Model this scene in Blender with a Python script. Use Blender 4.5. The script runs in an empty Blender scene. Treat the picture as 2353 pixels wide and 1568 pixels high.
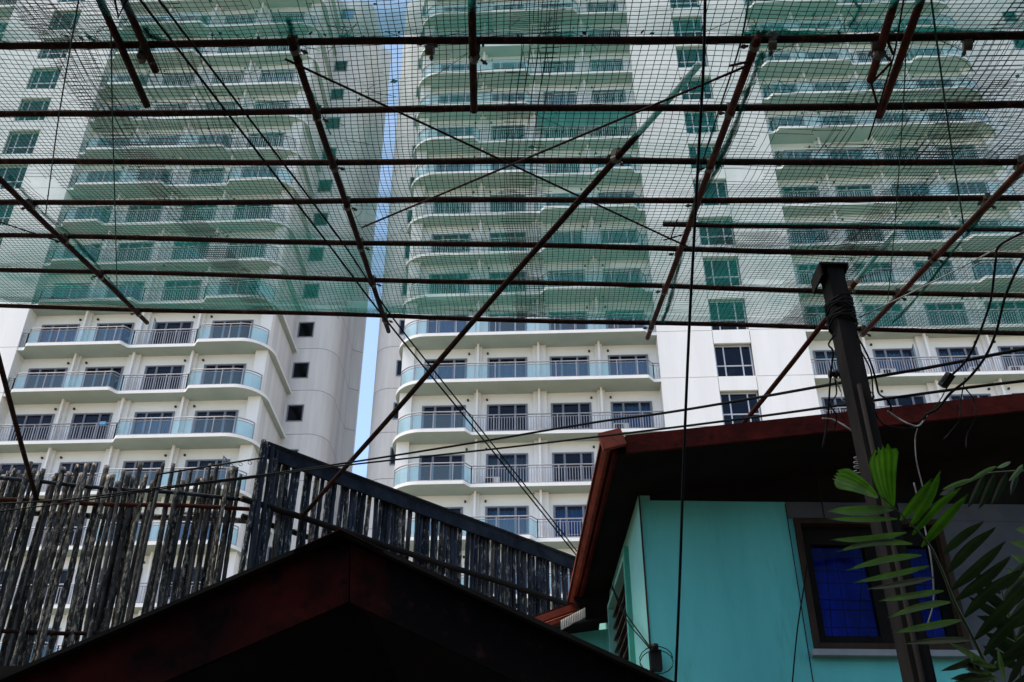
import bpy, math, random
from mathutils import Vector, Matrix, noise

random.seed(7)
scene = bpy.context.scene
COL = scene.collection

# ------------------------------------------------------------------ camera
CAM = Vector((0.0, 0.0, 1.6))
FPX, VW, VH = 2400.0, 2353.0, 1568.0            # focal length measured in pixels of a 2353 wide view
PITCH = math.atan(FPX / 3612.0)
YAW = math.radians(2.45)
cam_data = bpy.data.cameras.new('camera')
cam_data.sensor_width = 36.0
cam_data.lens = FPX / VW * 36.0
cam_data.clip_start = 0.05
cam_data.clip_end = 3000.0
cam = bpy.data.objects.new('camera', cam_data)
COL.objects.link(cam)
cam.location = CAM
cam.rotation_euler = (math.pi / 2 + PITCH, 0.0, YAW)
scene.camera = cam

# ------------------------------------------------------------------ light
SUN_ELEV, SUN_ROT = math.radians(68), math.radians(255)   # high noon sun, left and a little behind the camera (compass angle from +Y, clockwise)
world = bpy.data.worlds.new('World')
scene.world = world
world.use_nodes = True
wn = world.node_tree.nodes
wl = world.node_tree.links
bg = wn['Background']
sky = wn.new('ShaderNodeTexSky')
sky.sky_type = 'NISHITA'
sky.sun_disc = False
sky.sun_elevation = SUN_ELEV
sky.sun_rotation = SUN_ROT
sky.air_density = 1.0
sky.dust_density = 1.6
sky.ozone_density = 1.2
wl.new(sky.outputs['Color'], bg.inputs['Color'])
bg.inputs['Strength'].default_value = 0.12
sun_data = bpy.data.lights.new('sun', 'SUN')
sun_data.energy = 2.0
sun_data.angle = math.radians(25)
sun_data.color = (1.0, 0.93, 0.82)
sun = bpy.data.objects.new('sun', sun_data)
COL.objects.link(sun)
sdir = Vector((math.sin(SUN_ROT) * math.cos(SUN_ELEV), math.cos(SUN_ROT) * math.cos(SUN_ELEV), math.sin(SUN_ELEV)))
sun.rotation_euler = sdir.to_track_quat('Z', 'Y').to_euler()
sun.location = (0, 0, 90)
vs = scene.view_settings
vs.view_transform = 'Standard'
vs.look = 'None'
vs.exposure = 1.5
vs.gamma = 1.0
scene.cycles.max_bounces = 5
scene.cycles.transparent_max_bounces = 24
scene.cycles.diffuse_bounces = 3
scene.cycles.glossy_bounces = 2
scene.cycles.caustics_reflective = False
scene.cycles.caustics_refractive = False

# ------------------------------------------------------------------ view geometry
_f = Vector((-math.sin(YAW) * math.cos(PITCH), math.cos(YAW) * math.cos(PITCH), math.sin(PITCH)))
_r = Vector((math.cos(YAW), math.sin(YAW), 0.0))
_u = _r.cross(_f)


def ray(u, v):
    return _f + _r * ((u - VW / 2) / FPX) + _u * ((VH / 2 - v) / FPX)


def at(u, v, d):                      # point of the place seen at (u, v), d metres along the view axis
    return CAM + ray(u, v) * d


def on_plane(u, v, p, n):
    d = ray(u, v)
    return CAM + d * ((p - CAM).dot(n) / d.dot(n))


def proj(p):
    q = p - CAM
    d = q.dot(_f)
    return (VW / 2 + FPX * q.dot(_r) / d, VH / 2 - FPX * q.dot(_u) / d, d)


# ------------------------------------------------------------------ materials
def new_mat(name):
    m = bpy.data.materials.new(name)
    m.use_nodes = True
    nt = m.node_tree
    for n in list(nt.nodes):
        nt.nodes.remove(n)
    out = nt.nodes.new('ShaderNodeOutputMaterial')
    return m, nt, out


def N(nt, t, **kw):
    n = nt.nodes.new(t)
    for k, v in kw.items():
        if k in n.inputs:
            n.inputs[k].default_value = v
        else:
            setattr(n, k, v)
    return n


def ramp(nt, src, stops):
    r = nt.nodes.new('ShaderNodeValToRGB')
    e = r.color_ramp.elements
    while len(e) < len(stops):
        e.new(0.5)
    for i, (p, c) in enumerate(stops):
        e[i].position = p
        e[i].color = (c[0], c[1], c[2], 1.0)
    nt.links.new(src, r.inputs['Fac'])
    return r


def surf(name, c1, c2, scale=2.0, rough=0.7, stops=None, stretch=(1, 1, 1), bump=0.0, detail=6.0, c3=None, spec=0.35, bscale=None, metallic=0.0):
    """Principled surface whose colour wanders between c1 and c2 (and spots of c3) in object space."""
    m, nt, out = new_mat(name)
    b = N(nt, 'ShaderNodeBsdfPrincipled', Roughness=rough, Metallic=metallic)
    b.inputs['Specular IOR Level'].default_value = spec
    tc = N(nt, 'ShaderNodeTexCoord')
    mp = N(nt, 'ShaderNodeMapping')
    mp.inputs['Scale'].default_value = stretch
    nt.links.new(tc.outputs['Object'], mp.inputs['Vector'])
    nz = N(nt, 'ShaderNodeTexNoise', Scale=scale, Detail=detail, Roughness=0.62)
    nt.links.new(mp.outputs['Vector'], nz.inputs['Vector'])
    st = stops or (0.35, 0.65)
    r = ramp(nt, nz.outputs['Fac'], [(st[0], c1), (st[1], c2)])
    col = r.outputs['Color']
    if c3 is not None:
        n2 = N(nt, 'ShaderNodeTexNoise', Scale=scale * 2.7, Detail=8.0, Roughness=0.7)
        nt.links.new(mp.outputs['Vector'], n2.inputs['Vector'])
        f = ramp(nt, n2.outputs['Fac'], [(0.56, (0, 0, 0)), (0.64, (1, 1, 1))])
        mx = N(nt, 'ShaderNodeMix', data_type='RGBA')
        nt.links.new(f.outputs['Color'], mx.inputs[0])
        nt.links.new(col, mx.inputs[6])
        mx.inputs[7].default_value = (c3[0], c3[1], c3[2], 1)
        col = mx.outputs[2]
    nt.links.new(col, b.inputs['Base Color'])
    if bump > 0:
        nb = N(nt, 'ShaderNodeTexNoise', Scale=bscale or scale * 6, Detail=5.0)
        nt.links.new(mp.outputs['Vector'], nb.inputs['Vector'])
        bp = N(nt, 'ShaderNodeBump', Strength=bump, Distance=0.02)
        nt.links.new(nb.outputs['Fac'], bp.inputs['Height'])
        nt.links.new(bp.outputs['Normal'], b.inputs['Normal'])
    nt.links.new(b.outputs['BSDF'], out.inputs['Surface'])
    return m


def glass(name, tint, gloss=(1, 1, 1), rough=0.02, ior=1.5, haze=None):
    """Thin pane: tinted see-through plus mirror reflection by the Fresnel law."""
    m, nt, out = new_mat(name)
    tr = N(nt, 'ShaderNodeBsdfTransparent')
    tr.inputs['Color'].default_value = (*tint, 1)
    gl = N(nt, 'ShaderNodeBsdfGlossy', Roughness=rough)
    gl.inputs['Color'].default_value = (*gloss, 1)
    fr = N(nt, 'ShaderNodeFresnel')
    geo = N(nt, 'ShaderNodeNewGeometry')                 # same reflectance from either side of the thin pane
    io = N(nt, 'ShaderNodeMapRange')
    io.inputs['To Min'].default_value = ior
    io.inputs['To Max'].default_value = 1.0 / ior
    nt.links.new(geo.outputs['Backfacing'], io.inputs['Value'])
    nt.links.new(io.outputs['Result'], fr.inputs['IOR'])
    mx = N(nt, 'ShaderNodeMixShader')
    nt.links.new(fr.outputs['Fac'], mx.inputs['Fac'])
    base = tr.outputs['BSDF']
    if haze:
        df = N(nt, 'ShaderNodeBsdfDiffuse')
        df.inputs['Color'].default_value = (*haze[0], 1)
        m2 = N(nt, 'ShaderNodeMixShader', Fac=haze[1])
        nt.links.new(base, m2.inputs[1])
        nt.links.new(df.outputs['BSDF'], m2.inputs[2])
        base = m2.outputs['Shader']
    nt.links.new(base, mx.inputs[1])
    nt.links.new(gl.outputs['BSDF'], mx.inputs[2])
    nt.links.new(mx.outputs['Shader'], out.inputs['Surface'])
    return m


def leaf_mat(name, c1, c2, trans):
    m, nt, out = new_mat(name)
    tc = N(nt, 'ShaderNodeTexCoord')
    nz = N(nt, 'ShaderNodeTexNoise', Scale=9.0, Detail=4.0)
    nt.links.new(tc.outputs['Object'], nz.inputs['Vector'])
    r = ramp(nt, nz.outputs['Fac'], [(0.3, c1), (0.7, c2)])
    at_ = N(nt, 'ShaderNodeAttribute', attribute_name='rib')
    rr = ramp(nt, at_.outputs['Fac'], [(0.0, (0.15, 0.18, 0.12)), (1.0, (1.45, 1.45, 1.1))])
    mu = N(nt, 'ShaderNodeMix', data_type='RGBA', blend_type='MULTIPLY')
    mu.inputs[0].default_value = 1.0
    nt.links.new(r.outputs['Color'], mu.inputs[6])
    nt.links.new(rr.outputs['Color'], mu.inputs[7])
    p = N(nt, 'ShaderNodeBsdfPrincipled', Roughness=0.38)
    p.inputs['Specular IOR Level'].default_value = 0.4
    nt.links.new(mu.outputs[2], p.inputs['Base Color'])
    t = N(nt, 'ShaderNodeBsdfTranslucent')
    nt.links.new(mu.outputs[2], t.inputs['Color'])
    mx = N(nt, 'ShaderNodeMixShader', Fac=trans)
    nt.links.new(p.outputs['BSDF'], mx.inputs[1])
    nt.links.new(t.outputs['BSDF'], mx.inputs[2])
    nt.links.new(mx.outputs['Shader'], out.inputs['Surface'])
    return m


def net_mat(name, col, lo, hi):
    """Fine shade netting: the threads are far too fine to build; coverage comes from the 'dens' attribute and noise."""
    m, nt, out = new_mat(name)
    tr = N(nt, 'ShaderNodeBsdfTransparent')
    df = N(nt, 'ShaderNodeBsdfDiffuse')
    df.inputs['Color'].default_value = (*col, 1)
    tl = N(nt, 'ShaderNodeBsdfTranslucent')
    tl.inputs['Color'].default_value = (col[0] * 1.2, col[1] * 1.2, col[2] * 1.2, 1)
    th = N(nt, 'ShaderNodeMixShader', Fac=0.6)
    nt.links.new(df.outputs['BSDF'], th.inputs[1])
    nt.links.new(tl.outputs['BSDF'], th.inputs[2])
    a = N(nt, 'ShaderNodeAttribute', attribute_name='dens')
    tc = N(nt, 'ShaderNodeTexCoord')
    nz = N(nt, 'ShaderNodeTexNoise', Scale=1.3, Detail=5.0, Roughness=0.6)
    nt.links.new(tc.outputs['Object'], nz.inputs['Vector'])
    mr = N(nt, 'ShaderNodeMapRange')
    mr.inputs['From Min'].default_value = 0.3
    mr.inputs['From Max'].default_value = 0.7
    mr.inputs['To Min'].default_value = lo
    mr.inputs['To Max'].default_value = hi
    nt.links.new(nz.outputs['Fac'], mr.inputs['Value'])
    mu = N(nt, 'ShaderNodeMath', operation='MULTIPLY', use_clamp=True)
    nt.links.new(a.outputs['Fac'], mu.inputs[0])
    nt.links.new(mr.outputs['Result'], mu.inputs[1])
    mx = N(nt, 'ShaderNodeMixShader')
    nt.links.new(mu.outputs[0], mx.inputs['Fac'])
    nt.links.new(tr.outputs['BSDF'], mx.inputs[1])
    nt.links.new(th.outputs['Shader'], mx.inputs[2])
    nt.links.new(mx.outputs['Shader'], out.inputs['Surface'])
    return m


M = {}
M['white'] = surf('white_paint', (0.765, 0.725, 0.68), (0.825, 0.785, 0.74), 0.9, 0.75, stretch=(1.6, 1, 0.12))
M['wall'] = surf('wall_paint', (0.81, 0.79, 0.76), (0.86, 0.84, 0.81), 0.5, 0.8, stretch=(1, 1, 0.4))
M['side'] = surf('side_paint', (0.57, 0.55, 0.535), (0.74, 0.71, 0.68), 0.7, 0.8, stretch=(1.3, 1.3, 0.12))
M['soffit'] = surf('shaded_soffit_paint', (0.315, 0.37, 0.325), (0.365, 0.42, 0.37), 0.6, 0.85)  # slab undersides: their shade and green bounce are put into the paint colour
M['joint'] = surf('joint_grey', (0.14, 0.14, 0.15), (0.2, 0.2, 0.21), 2.0, 0.9)
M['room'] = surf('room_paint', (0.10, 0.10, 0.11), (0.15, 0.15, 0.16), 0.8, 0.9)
M['frame'] = surf('aluminium_frame', (0.16, 0.16, 0.19), (0.2, 0.2, 0.235), 1.0, 0.45)
M['coreframe'] = surf('pale_aluminium', (0.42, 0.42, 0.47), (0.5, 0.5, 0.55), 1.0, 0.45)
M['rail'] = surf('rail_steel', (0.24, 0.235, 0.26), (0.32, 0.315, 0.34), 1.5, 0.45)
M['pane'] = glass('window_glass', (0.24, 0.36, 0.50), gloss=(0.40, 0.46, 0.54))
M['guard'] = glass('guard_glass', (0.62, 0.84, 0.90), haze=((0.45, 0.66, 0.72), 0.06))
M['lamp'] = surf('black_plastic', (0.012, 0.012, 0.013), (0.02, 0.02, 0.02), 3, 0.5)
M['ac'] = surf('ac_casing', (0.55, 0.53, 0.5), (0.66, 0.64, 0.6), 2, 0.6)
M['cur_teal'] = surf('curtain_teal', (0.25, 0.48, 0.55), (0.42, 0.66, 0.72), 5, 0.9, stretch=(4, 1, 0.2))
M['cur_blue'] = surf('curtain_blue', (0.16, 0.36, 0.62), (0.3, 0.52, 0.75), 5, 0.9, stretch=(4, 1, 0.2))
M['cur_beige'] = surf('curtain_beige', (0.55, 0.47, 0.36), (0.72, 0.65, 0.5), 5, 0.9, stretch=(4, 1, 0.2))
M['cur_green'] = surf('curtain_green', (0.05, 0.42, 0.27), (0.1, 0.58, 0.4), 5, 0.9, stretch=(4, 1, 0.2))
M['cur_white'] = surf('curtain_white', (0.6, 0.66, 0.7), (0.78, 0.82, 0.84), 5, 0.9, stretch=(4, 1, 0.2))
M['stair'] = surf('stair_plaster', (0.75, 0.55, 0.25), (0.85, 0.66, 0.35), 2, 0.9)
M['rust'] = surf('rusty_steel', (0.011, 0.007, 0.006), (0.028, 0.013, 0.009), 9, 0.85, c3=(0.085, 0.027, 0.012), bump=0.25, spec=0.06)
M['rust_red'] = surf('red_rust_steel', (0.028, 0.011, 0.008), (0.085, 0.024, 0.014), 8, 0.8, c3=(0.018, 0.012, 0.010), bump=0.25, spec=0.06)
M['galv'] = surf('coupler_steel', (0.035, 0.024, 0.016), (0.09, 0.068, 0.042), 30, 0.6, c3=(0.03, 0.012, 0.008), metallic=0.2)
M['wire'] = surf('mesh_wire', (0.008, 0.008, 0.009), (0.022, 0.016, 0.012), 6, 0.7, spec=0.06)
M['net'] = net_mat('green_netting', (0.008, 0.10, 0.078), 0.6, 1.4)
M['netdark'] = net_mat('bunched_netting', (0.004, 0.05, 0.034), 0.7, 1.3)
M['cable'] = surf('black_cable', (0.006, 0.006, 0.006), (0.012, 0.011, 0.010), 5, 0.7, spec=0.06)
M['palepipe'] = surf('lit_grey_pipe', (0.30, 0.29, 0.26), (0.42, 0.40, 0.36), 6, 0.7)  # strut ends above the net: lit look put into a paler colour
M['litter'] = surf('dry_leaf', (0.02, 0.013, 0.008), (0.05, 0.03, 0.018), 20, 0.9)
M['paleWire'] = surf('pale_wire', (0.25, 0.24, 0.22), (0.42, 0.4, 0.37), 5, 0.6)
M['string'] = surf('green_string', (0.01, 0.035, 0.028), (0.02, 0.06, 0.045), 5, 0.8, spec=0.06)


def bamboo_mat(name, dark, mid, pale, peel):
    m, nt, out = new_mat(name)
    b = N(nt, 'ShaderNodeBsdfPrincipled', Roughness=0.8)
    b.inputs['Specular IOR Level'].default_value = 0.08
    tc = N(nt, 'ShaderNodeTexCoord')
    oi = N(nt, 'ShaderNodeObjectInfo')
    ad = N(nt, 'ShaderNodeVectorMath', operation='ADD')
    sc_ = N(nt, 'ShaderNodeVectorMath', operation='SCALE')
    sc_.inputs['Scale'].default_value = 37.0
    cmb = N(nt, 'ShaderNodeCombineXYZ')
    for q in range(3):
        nt.links.new(oi.outputs['Random'], cmb.inputs[q])
    nt.links.new(cmb.outputs[0], sc_.inputs[0])
    nt.links.new(tc.outputs['Object'], ad.inputs[0])
    nt.links.new(sc_.outputs[0], ad.inputs[1])
    mp = N(nt, 'ShaderNodeMapping')
    mp.inputs['Scale'].default_value = (9, 9, 1.5)
    nt.links.new(ad.outputs[0], mp.inputs['Vector'])
    n1 = N(nt, 'ShaderNodeTexNoise', Scale=1.0, Detail=5.0, Roughness=0.65)
    nt.links.new(mp.outputs[0], n1.inputs['Vector'])
    mp2 = N(nt, 'ShaderNodeMapping')
    mp2.inputs['Scale'].default_value = (30, 30, 7)
    nt.links.new(ad.outputs[0], mp2.inputs['Vector'])
    n2 = N(nt, 'ShaderNodeTexNoise', Scale=1.0, Detail=9.0, Roughness=0.75)
    nt.links.new(mp2.outputs[0], n2.inputs['Vector'])
    base = ramp(nt, n1.outputs['Fac'], [(0.36, dark), (0.62, mid)])
    # peeling skin: amount varies from pole to pole
    mul = N(nt, 'ShaderNodeMath', operation='MULTIPLY_ADD')
    nt.links.new(oi.outputs['Random'], mul.inputs[0])
    mul.inputs[1].default_value = 0.10
    mul.inputs[2].default_value = peel
    add = N(nt, 'ShaderNodeMath', operation='ADD')
    nt.links.new(n2.outputs['Fac'], add.inputs[0])
    nt.links.new(mul.outputs[0], add.inputs[1])
    pk = ramp(nt, add.outputs[0], [(0.60, (0, 0, 0)), (0.66, (1, 1, 1))])
    mx = N(nt, 'ShaderNodeMix', data_type='RGBA')
    nt.links.new(pk.outputs['Color'], mx.inputs[0])
    nt.links.new(base.outputs['Color'], mx.inputs[6])
    mx.inputs[7].default_value = (*pale, 1)
    nt.links.new(mx.outputs[2], b.inputs['Base Color'])
    bp = N(nt, 'ShaderNodeBump', Strength=0.4, Distance=0.01)
    nt.links.new(n2.outputs['Fac'], bp.inputs['Height'])
    nt.links.new(bp.outputs['Normal'], b.inputs['Normal'])
    nt.links.new(b.outputs['BSDF'], out.inputs['Surface'])
    return m


M['bamboo'] = bamboo_mat('weathered_bamboo', (0.010, 0.009, 0.008), (0.085, 0.078, 0.072), (0.34, 0.29, 0.22), 0.0)
M['bamboo_b'] = bamboo_mat('blue_black_bamboo', (0.008, 0.009, 0.012), (0.034, 0.040, 0.052), (0.30, 0.27, 0.22), -0.03)
M['beam'] = surf('blue_black_board', (0.007, 0.009, 0.013), (0.020, 0.024, 0.031), 5, 0.8, bump=0.35, spec=0.06)
M['barge'] = surf('red_oxide_board', (0.004, 0.0012, 0.001), (0.052, 0.0055, 0.0035), 1.6, 0.85, stops=(0.36, 0.62), c3=(0.008, 0.0025, 0.002), bump=0.35, spec=0.06)
M['bargedark'] = surf('blackish_red_board', (0.003, 0.0025, 0.0025), (0.008, 0.004, 0.0035), 3.0, 0.9, c3=(0.022, 0.010, 0.007), bump=0.4, spec=0.06)
M['dark'] = surf('near_black_timber', (0.010, 0.009, 0.008), (0.018, 0.015, 0.013), 3, 0.9, spec=0.06)  # near-black brown, slightly mottled
M['tinred'] = surf('red_roof_sheet', (0.035, 0.011, 0.008), (0.06, 0.018, 0.012), 4, 0.8, c3=(0.018, 0.009, 0.007), spec=0.06)
M['redpaint'] = surf('red_gutter_paint', (0.22, 0.030, 0.012), (0.32, 0.055, 0.020), 5, 0.65, c3=(0.11, 0.02, 0.010), bump=0.15)
M['fascia'] = surf('dark_red_fascia', (0.045, 0.006, 0.004), (0.10, 0.012, 0.008), 5, 0.7, c3=(0.03, 0.006, 0.005), bump=0.2, spec=0.06)
M['teal'] = surf('teal_paint', (0.12, 0.54, 0.49), (0.17, 0.68, 0.61), 0.9, 0.62, stretch=(1.8, 1, 0.30), bump=0.15, c3=(0.125, 0.53, 0.47))
M['teallit'] = surf('lit_teal_paint', (0.22, 0.55, 0.47), (0.27, 0.62, 0.54), 1.6, 0.65, bump=0.05)  # teal again, paler: light on the left wall is put into the colour
M['tealtrim'] = surf('green_trim', (0.06, 0.32, 0.24), (0.09, 0.4, 0.3), 5, 0.55)
M['gableshade'] = surf('shaded_gable_board', (0.012, 0.010, 0.009), (0.024, 0.020, 0.018), 2, 0.9, bump=0.08, spec=0.06)  # gable band: shade of the deep eaves is put into the colour
M['greyboard'] = surf('grey_board', (0.075, 0.077, 0.085), (0.11, 0.11, 0.118), 2, 0.8, bump=0.08)
M['brownwood'] = surf('dark_frame_wood', (0.035, 0.022, 0.016), (0.07, 0.045, 0.03), 4, 0.7, stretch=(1, 1, 0.2), spec=0.06)
M['blueglass'] = glass('blue_glass', (0.35, 0.45, 1.0), gloss=(0.10, 0.14, 0.45), rough=0.05)
M['bluecloth'] = surf('blue_curtain', (0.006, 0.018, 0.13), (0.02, 0.06, 0.36), 2.2, 0.9, stretch=(1.5, 1, 1.2))
M['slat'] = surf('louvre_wood', (0.10, 0.085, 0.07), (0.2, 0.17, 0.14), 6, 0.7)
M['sill'] = surf('cement_sill', (0.28, 0.28, 0.29), (0.36, 0.36, 0.36), 5, 0.8)
M['tin'] = surf('pale_corrugated', (0.45, 0.43, 0.4), (0.6, 0.58, 0.54), 6, 0.6)
M['post'] = surf('grey_steel_post', (0.008, 0.007, 0.006), (0.022, 0.018, 0.015), 5, 0.85, stretch=(1, 1, 0.3), bump=0.1, spec=0.06)
M['ceramic'] = surf('black_insulator', (0.015, 0.013, 0.012), (0.03, 0.026, 0.022), 8, 0.35, spec=0.06)
M['ground'] = surf('dusty_ground', (0.22, 0.195, 0.14), (0.29, 0.255, 0.185), 0.8, 0.9)
M['shade'] = surf('dark_green_cloth', (0.02, 0.09, 0.075), (0.035, 0.13, 0.105), 1.5, 0.9, stretch=(1, 1, 0.3))
M['blue_cloth'] = surf('blue_cloth', (0.12, 0.3, 0.5), (0.18, 0.38, 0.6), 9, 0.9)
M['alley'] = surf('alley_asphalt', (0.04, 0.038, 0.036), (0.065, 0.06, 0.055), 1.5, 0.9)
M['plaster'] = surf('old_plaster', (0.16, 0.15, 0.14), (0.24, 0.23, 0.21), 1.2, 0.9)
M['leaf'] = leaf_mat('palm_leaf', (0.009, 0.036, 0.002), (0.027, 0.088, 0.003), 0.45)
M['leafdark'] = leaf_mat('dark_palm_leaf', (0.006, 0.016, 0.004), (0.014, 0.032, 0.008), 0.2)
M['leafpale'] = leaf_mat('pale_palm_leaf', (0.045, 0.10, 0.03), (0.09, 0.17, 0.06), 0.3)
M['stalk'] = surf('palm_stalk', (0.03, 0.045, 0.015), (0.06, 0.07, 0.025), 6, 0.6)

# ------------------------------------------------------------------ object helpers
WM = {}                                # world matrix of every object made here


class MB:
    """Collects shapes; build() links them as ONE mesh object."""

    def __init__(self):
        self.v, self.f, self.m, self.mi = [], [], [], 0

    def quad(self, a, b, c, d):
        n = len(self.v)
        self.v += [tuple(a), tuple(b), tuple(c), tuple(d)]
        self.f.append((n, n + 1, n + 2, n + 3)); self.m.append(self.mi)
        return self

    def box(self, x0, x1, y0, y1, z0, z1, T=None):
        n = len(self.v)
        for x, y, z in ((x0, y0, z0), (x1, y0, z0), (x1, y1, z0), (x0, y1, z0), (x0, y0, z1), (x1, y0, z1), (x1, y1, z1), (x0, y1, z1)):
            p = Vector((x, y, z))
            self.v.append(tuple(T @ p if T else p))
        for q in ((0, 3, 2, 1), (4, 5, 6, 7), (0, 1, 5, 4), (1, 2, 6, 5), (2, 3, 7, 6), (3, 0, 4, 7)):
            self.f.append(tuple(n + i for i in q)); self.m.append(self.mi)
        return self

    def slab(self, pts, off):
        """polygon pts swept by vector off"""
        n, k = len(self.v), len(pts)
        off = Vector(off)
        self.v += [tuple(p) for p in pts] + [tuple(Vector(p) + off) for p in pts]
        self.f.append(tuple(n + i for i in reversed(range(k)))); self.m.append(self.mi)
        self.f.append(tuple(n + k + i for i in range(k))); self.m.append(self.mi)
        for i in range(k):
            j = (i + 1) % k
            self.f.append((n + i, n + j, n + k + j, n + k + i)); self.m.append(self.mi)
        return self

    def tube(self, pts, r, sides=8, caps=True, rads=None):
        pts = [Vector(p) for p in pts]
        n0, k = len(self.v), len(pts)
        ref = Vector((0, 0, 1))
        d0 = (pts[-1] - pts[0]).normalized()
        if abs(d0.z) > 0.9:
            ref = Vector((1, 0, 0))
        for i, p in enumerate(pts):
            d = (pts[min(i + 1, k - 1)] - pts[max(i - 1, 0)]).normalized()
            a = d.cross(ref)
            if a.length < 1e-4:
                a = d.cross(Vector((0, 1, 0)))
            a.normalize()
            b = a.cross(d)
            rr = rads[i] if rads else r
            for s in range(sides):
                t = 2 * math.pi * s / sides
                self.v.append(tuple(p + a * (rr * math.cos(t)) + b * (rr * math.sin(t))))
        for i in range(k - 1):
            for s in range(sides):
                s2 = (s + 1) % sides
                self.f.append((n0 + i * sides + s, n0 + i * sides + s2, n0 + (i + 1) * sides + s2, n0 + (i + 1) * sides + s)); self.m.append(self.mi)
        if caps:
            self.f.append(tuple(n0 + s for s in reversed(range(sides)))); self.m.append(self.mi)
            self.f.append(tuple(n0 + (k - 1) * sides + s for s in range(sides))); self.m.append(self.mi)
        return self

    def mesh(self, name, mats, smooth=False):
        me = bpy.data.meshes.new(name)
        me.from_pydata(self.v, [], self.f)
        for mt in (mats if isinstance(mats, (list, tuple)) else [mats]):
            me.materials.append(mt)
        if any(self.m):
            me.polygons.foreach_set('material_index', self.m)
        if smooth:
            me.polygons.foreach_set('use_smooth', [True] * len(me.polygons))
        me.update()
        return me

    def build(self, name, mats, parent=None, smooth=False, matrix=None):
        return link(name, self.mesh(name, mats, smooth), parent, matrix)


def link(name, data, parent=None, matrix=None):
    o = bpy.data.objects.new(name, data)
    COL.objects.link(o)
    W = matrix.copy() if matrix is not None else Matrix.Identity(4)
    if parent is not None:
        o.parent = parent
        o.matrix_parent_inverse = WM[parent.name].inverted()
    o.matrix_basis = W
    WM[o.name] = W
    return o


def tag(o, label, cat, group=None, kind=None):
    if label:
        o['label'] = label
    if cat:
        o['category'] = cat
    if group:
        o['group'] = group
    if kind:
        o['kind'] = kind
    return o


def thing(name, loc, label, cat, group=None):
    o = link(name, None, None, Matrix.Translation(Vector(loc)))
    o.empty_display_size = 0.3
    return tag(o, label, cat, group)


def smooth_path(pts, per=6):
    pts = [Vector(p) for p in pts]
    if len(pts) < 3:
        return [pts[0].lerp(pts[1], i / per) for i in range(per + 1)]
    out = []
    P = [pts[0] * 2 - pts[1]] + pts + [pts[-1] * 2 - pts[-2]]
    for i in range(1, len(P) - 2):
        p0, p1, p2, p3 = P[i - 1], P[i], P[i + 1], P[i + 2]
        for k in range(per):
            t = k / per
            out.append(0.5 * ((2 * p1) + (p2 - p0) * t + (2 * p0 - 5 * p1 + 4 * p2 - p3) * t * t + (3 * p1 - p0 - 3 * p2 + p3) * t ** 3))
    out.append(pts[-1])
    return out


# ================================================================== the setting
g = MB()
g.quad((-7.5, -3.5, 0.004), (9.5, -3.5, 0.004), (9.5, 14, 0.004), (-7.5, 14, 0.004))
tag(g.build('alley_pavement', M['alley']), None, None, kind='structure')
g = MB()
g.quad((-900, -700, 0), (900, -700, 0), (900, 1500, 0), (-900, 1500, 0))
tag(g.build('ground', M['ground']), None, None, kind='structure')

# ================================================================== apartment towers
Y0 = 49.0                              # plane of the room walls
ZC0, FH = 29.12 + 1.6, 3.0             # slab underside of level 0, floor pitch
FT = 0.19                              # slab edge height


def ZC(k):
    return ZC0 + FH * k


FINS = (3.2, 6.55, 9.9)
WIN = ((0.48, 2.70), (3.74, 5.93), (7.18, 9.39), (10.53, 12.91))
SHORT = (1, 0, 1, 0)                   # which side column of a bay's window is short (1: outer side)
DN, DB = 0.95, 1.38
E_OFF, PIL0, PIL1 = 14.42, 13.45, 14.12
CX, RX = 12.75, 1.67
WTOP = 2.15                            # window head above the slab top


def runs_of(pat):
    """bump runs (start, end) along the wing for a pattern like 'GGBG'"""
    out, i = [], 0
    while i < 4:
        if pat[i] == 'G':
            j = i
            while j + 1 < 4 and pat[j + 1] == 'G':
                j += 1
            s = 0.72 if i == 0 else FINS[i - 1] + 0.55
            e = FINS[j] - 0.55 if j < 3 else 99.0
            out.append((s, e))
            i = j + 1
        else:
            i += 1
    return out


def depth_at(o, runs):
    d = DN
    for s, e in runs:
        if s <= o <= e:
            return DB
        for c, sg in ((s, 1), (e, -1)):
            q = (o - (c - 0.38)) / 0.38 if sg > 0 else ((c + 0.38) - o) / 0.38
            if 0 < q < 1:
                q = q * q * (3 - 2 * q)
                d = max(d, DN + (DB - DN) * q)
    return d


def edge_path(runs, inset=0.0, back=True):
    """front edge of a balcony slab as (offset, y)"""
    pts, o = [], 0.0
    brk = sorted(set([0.0, CX] + [x for s, e in runs for x in (s - 0.38, s, e, e + 0.38) if 0 < x < CX]))
    for a, b in zip(brk, brk[1:]):
        n = 6 if (b - a) < 0.39 and depth_at(a + 1e-3, runs) != depth_at(b - 1e-3, runs) else 1
        for i in range(n):
            x = a + (b - a) * i / n
            pts.append((x, Y0 - depth_at(x, runs) + inset))
    d = depth_at(CX, runs)
    for i in range(15):
        t = math.pi / 2 * i / 14
        pts.append((CX + (RX - inset) * math.sin(t), Y0 + 0.35 - (d + 0.35 - inset) * math.cos(t)))
    if back:
        pts.append((E_OFF - 0.03, 53.5))
    return pts


def xy(e, s, o, y, z):
    return (e + s * o, y, z)


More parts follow.
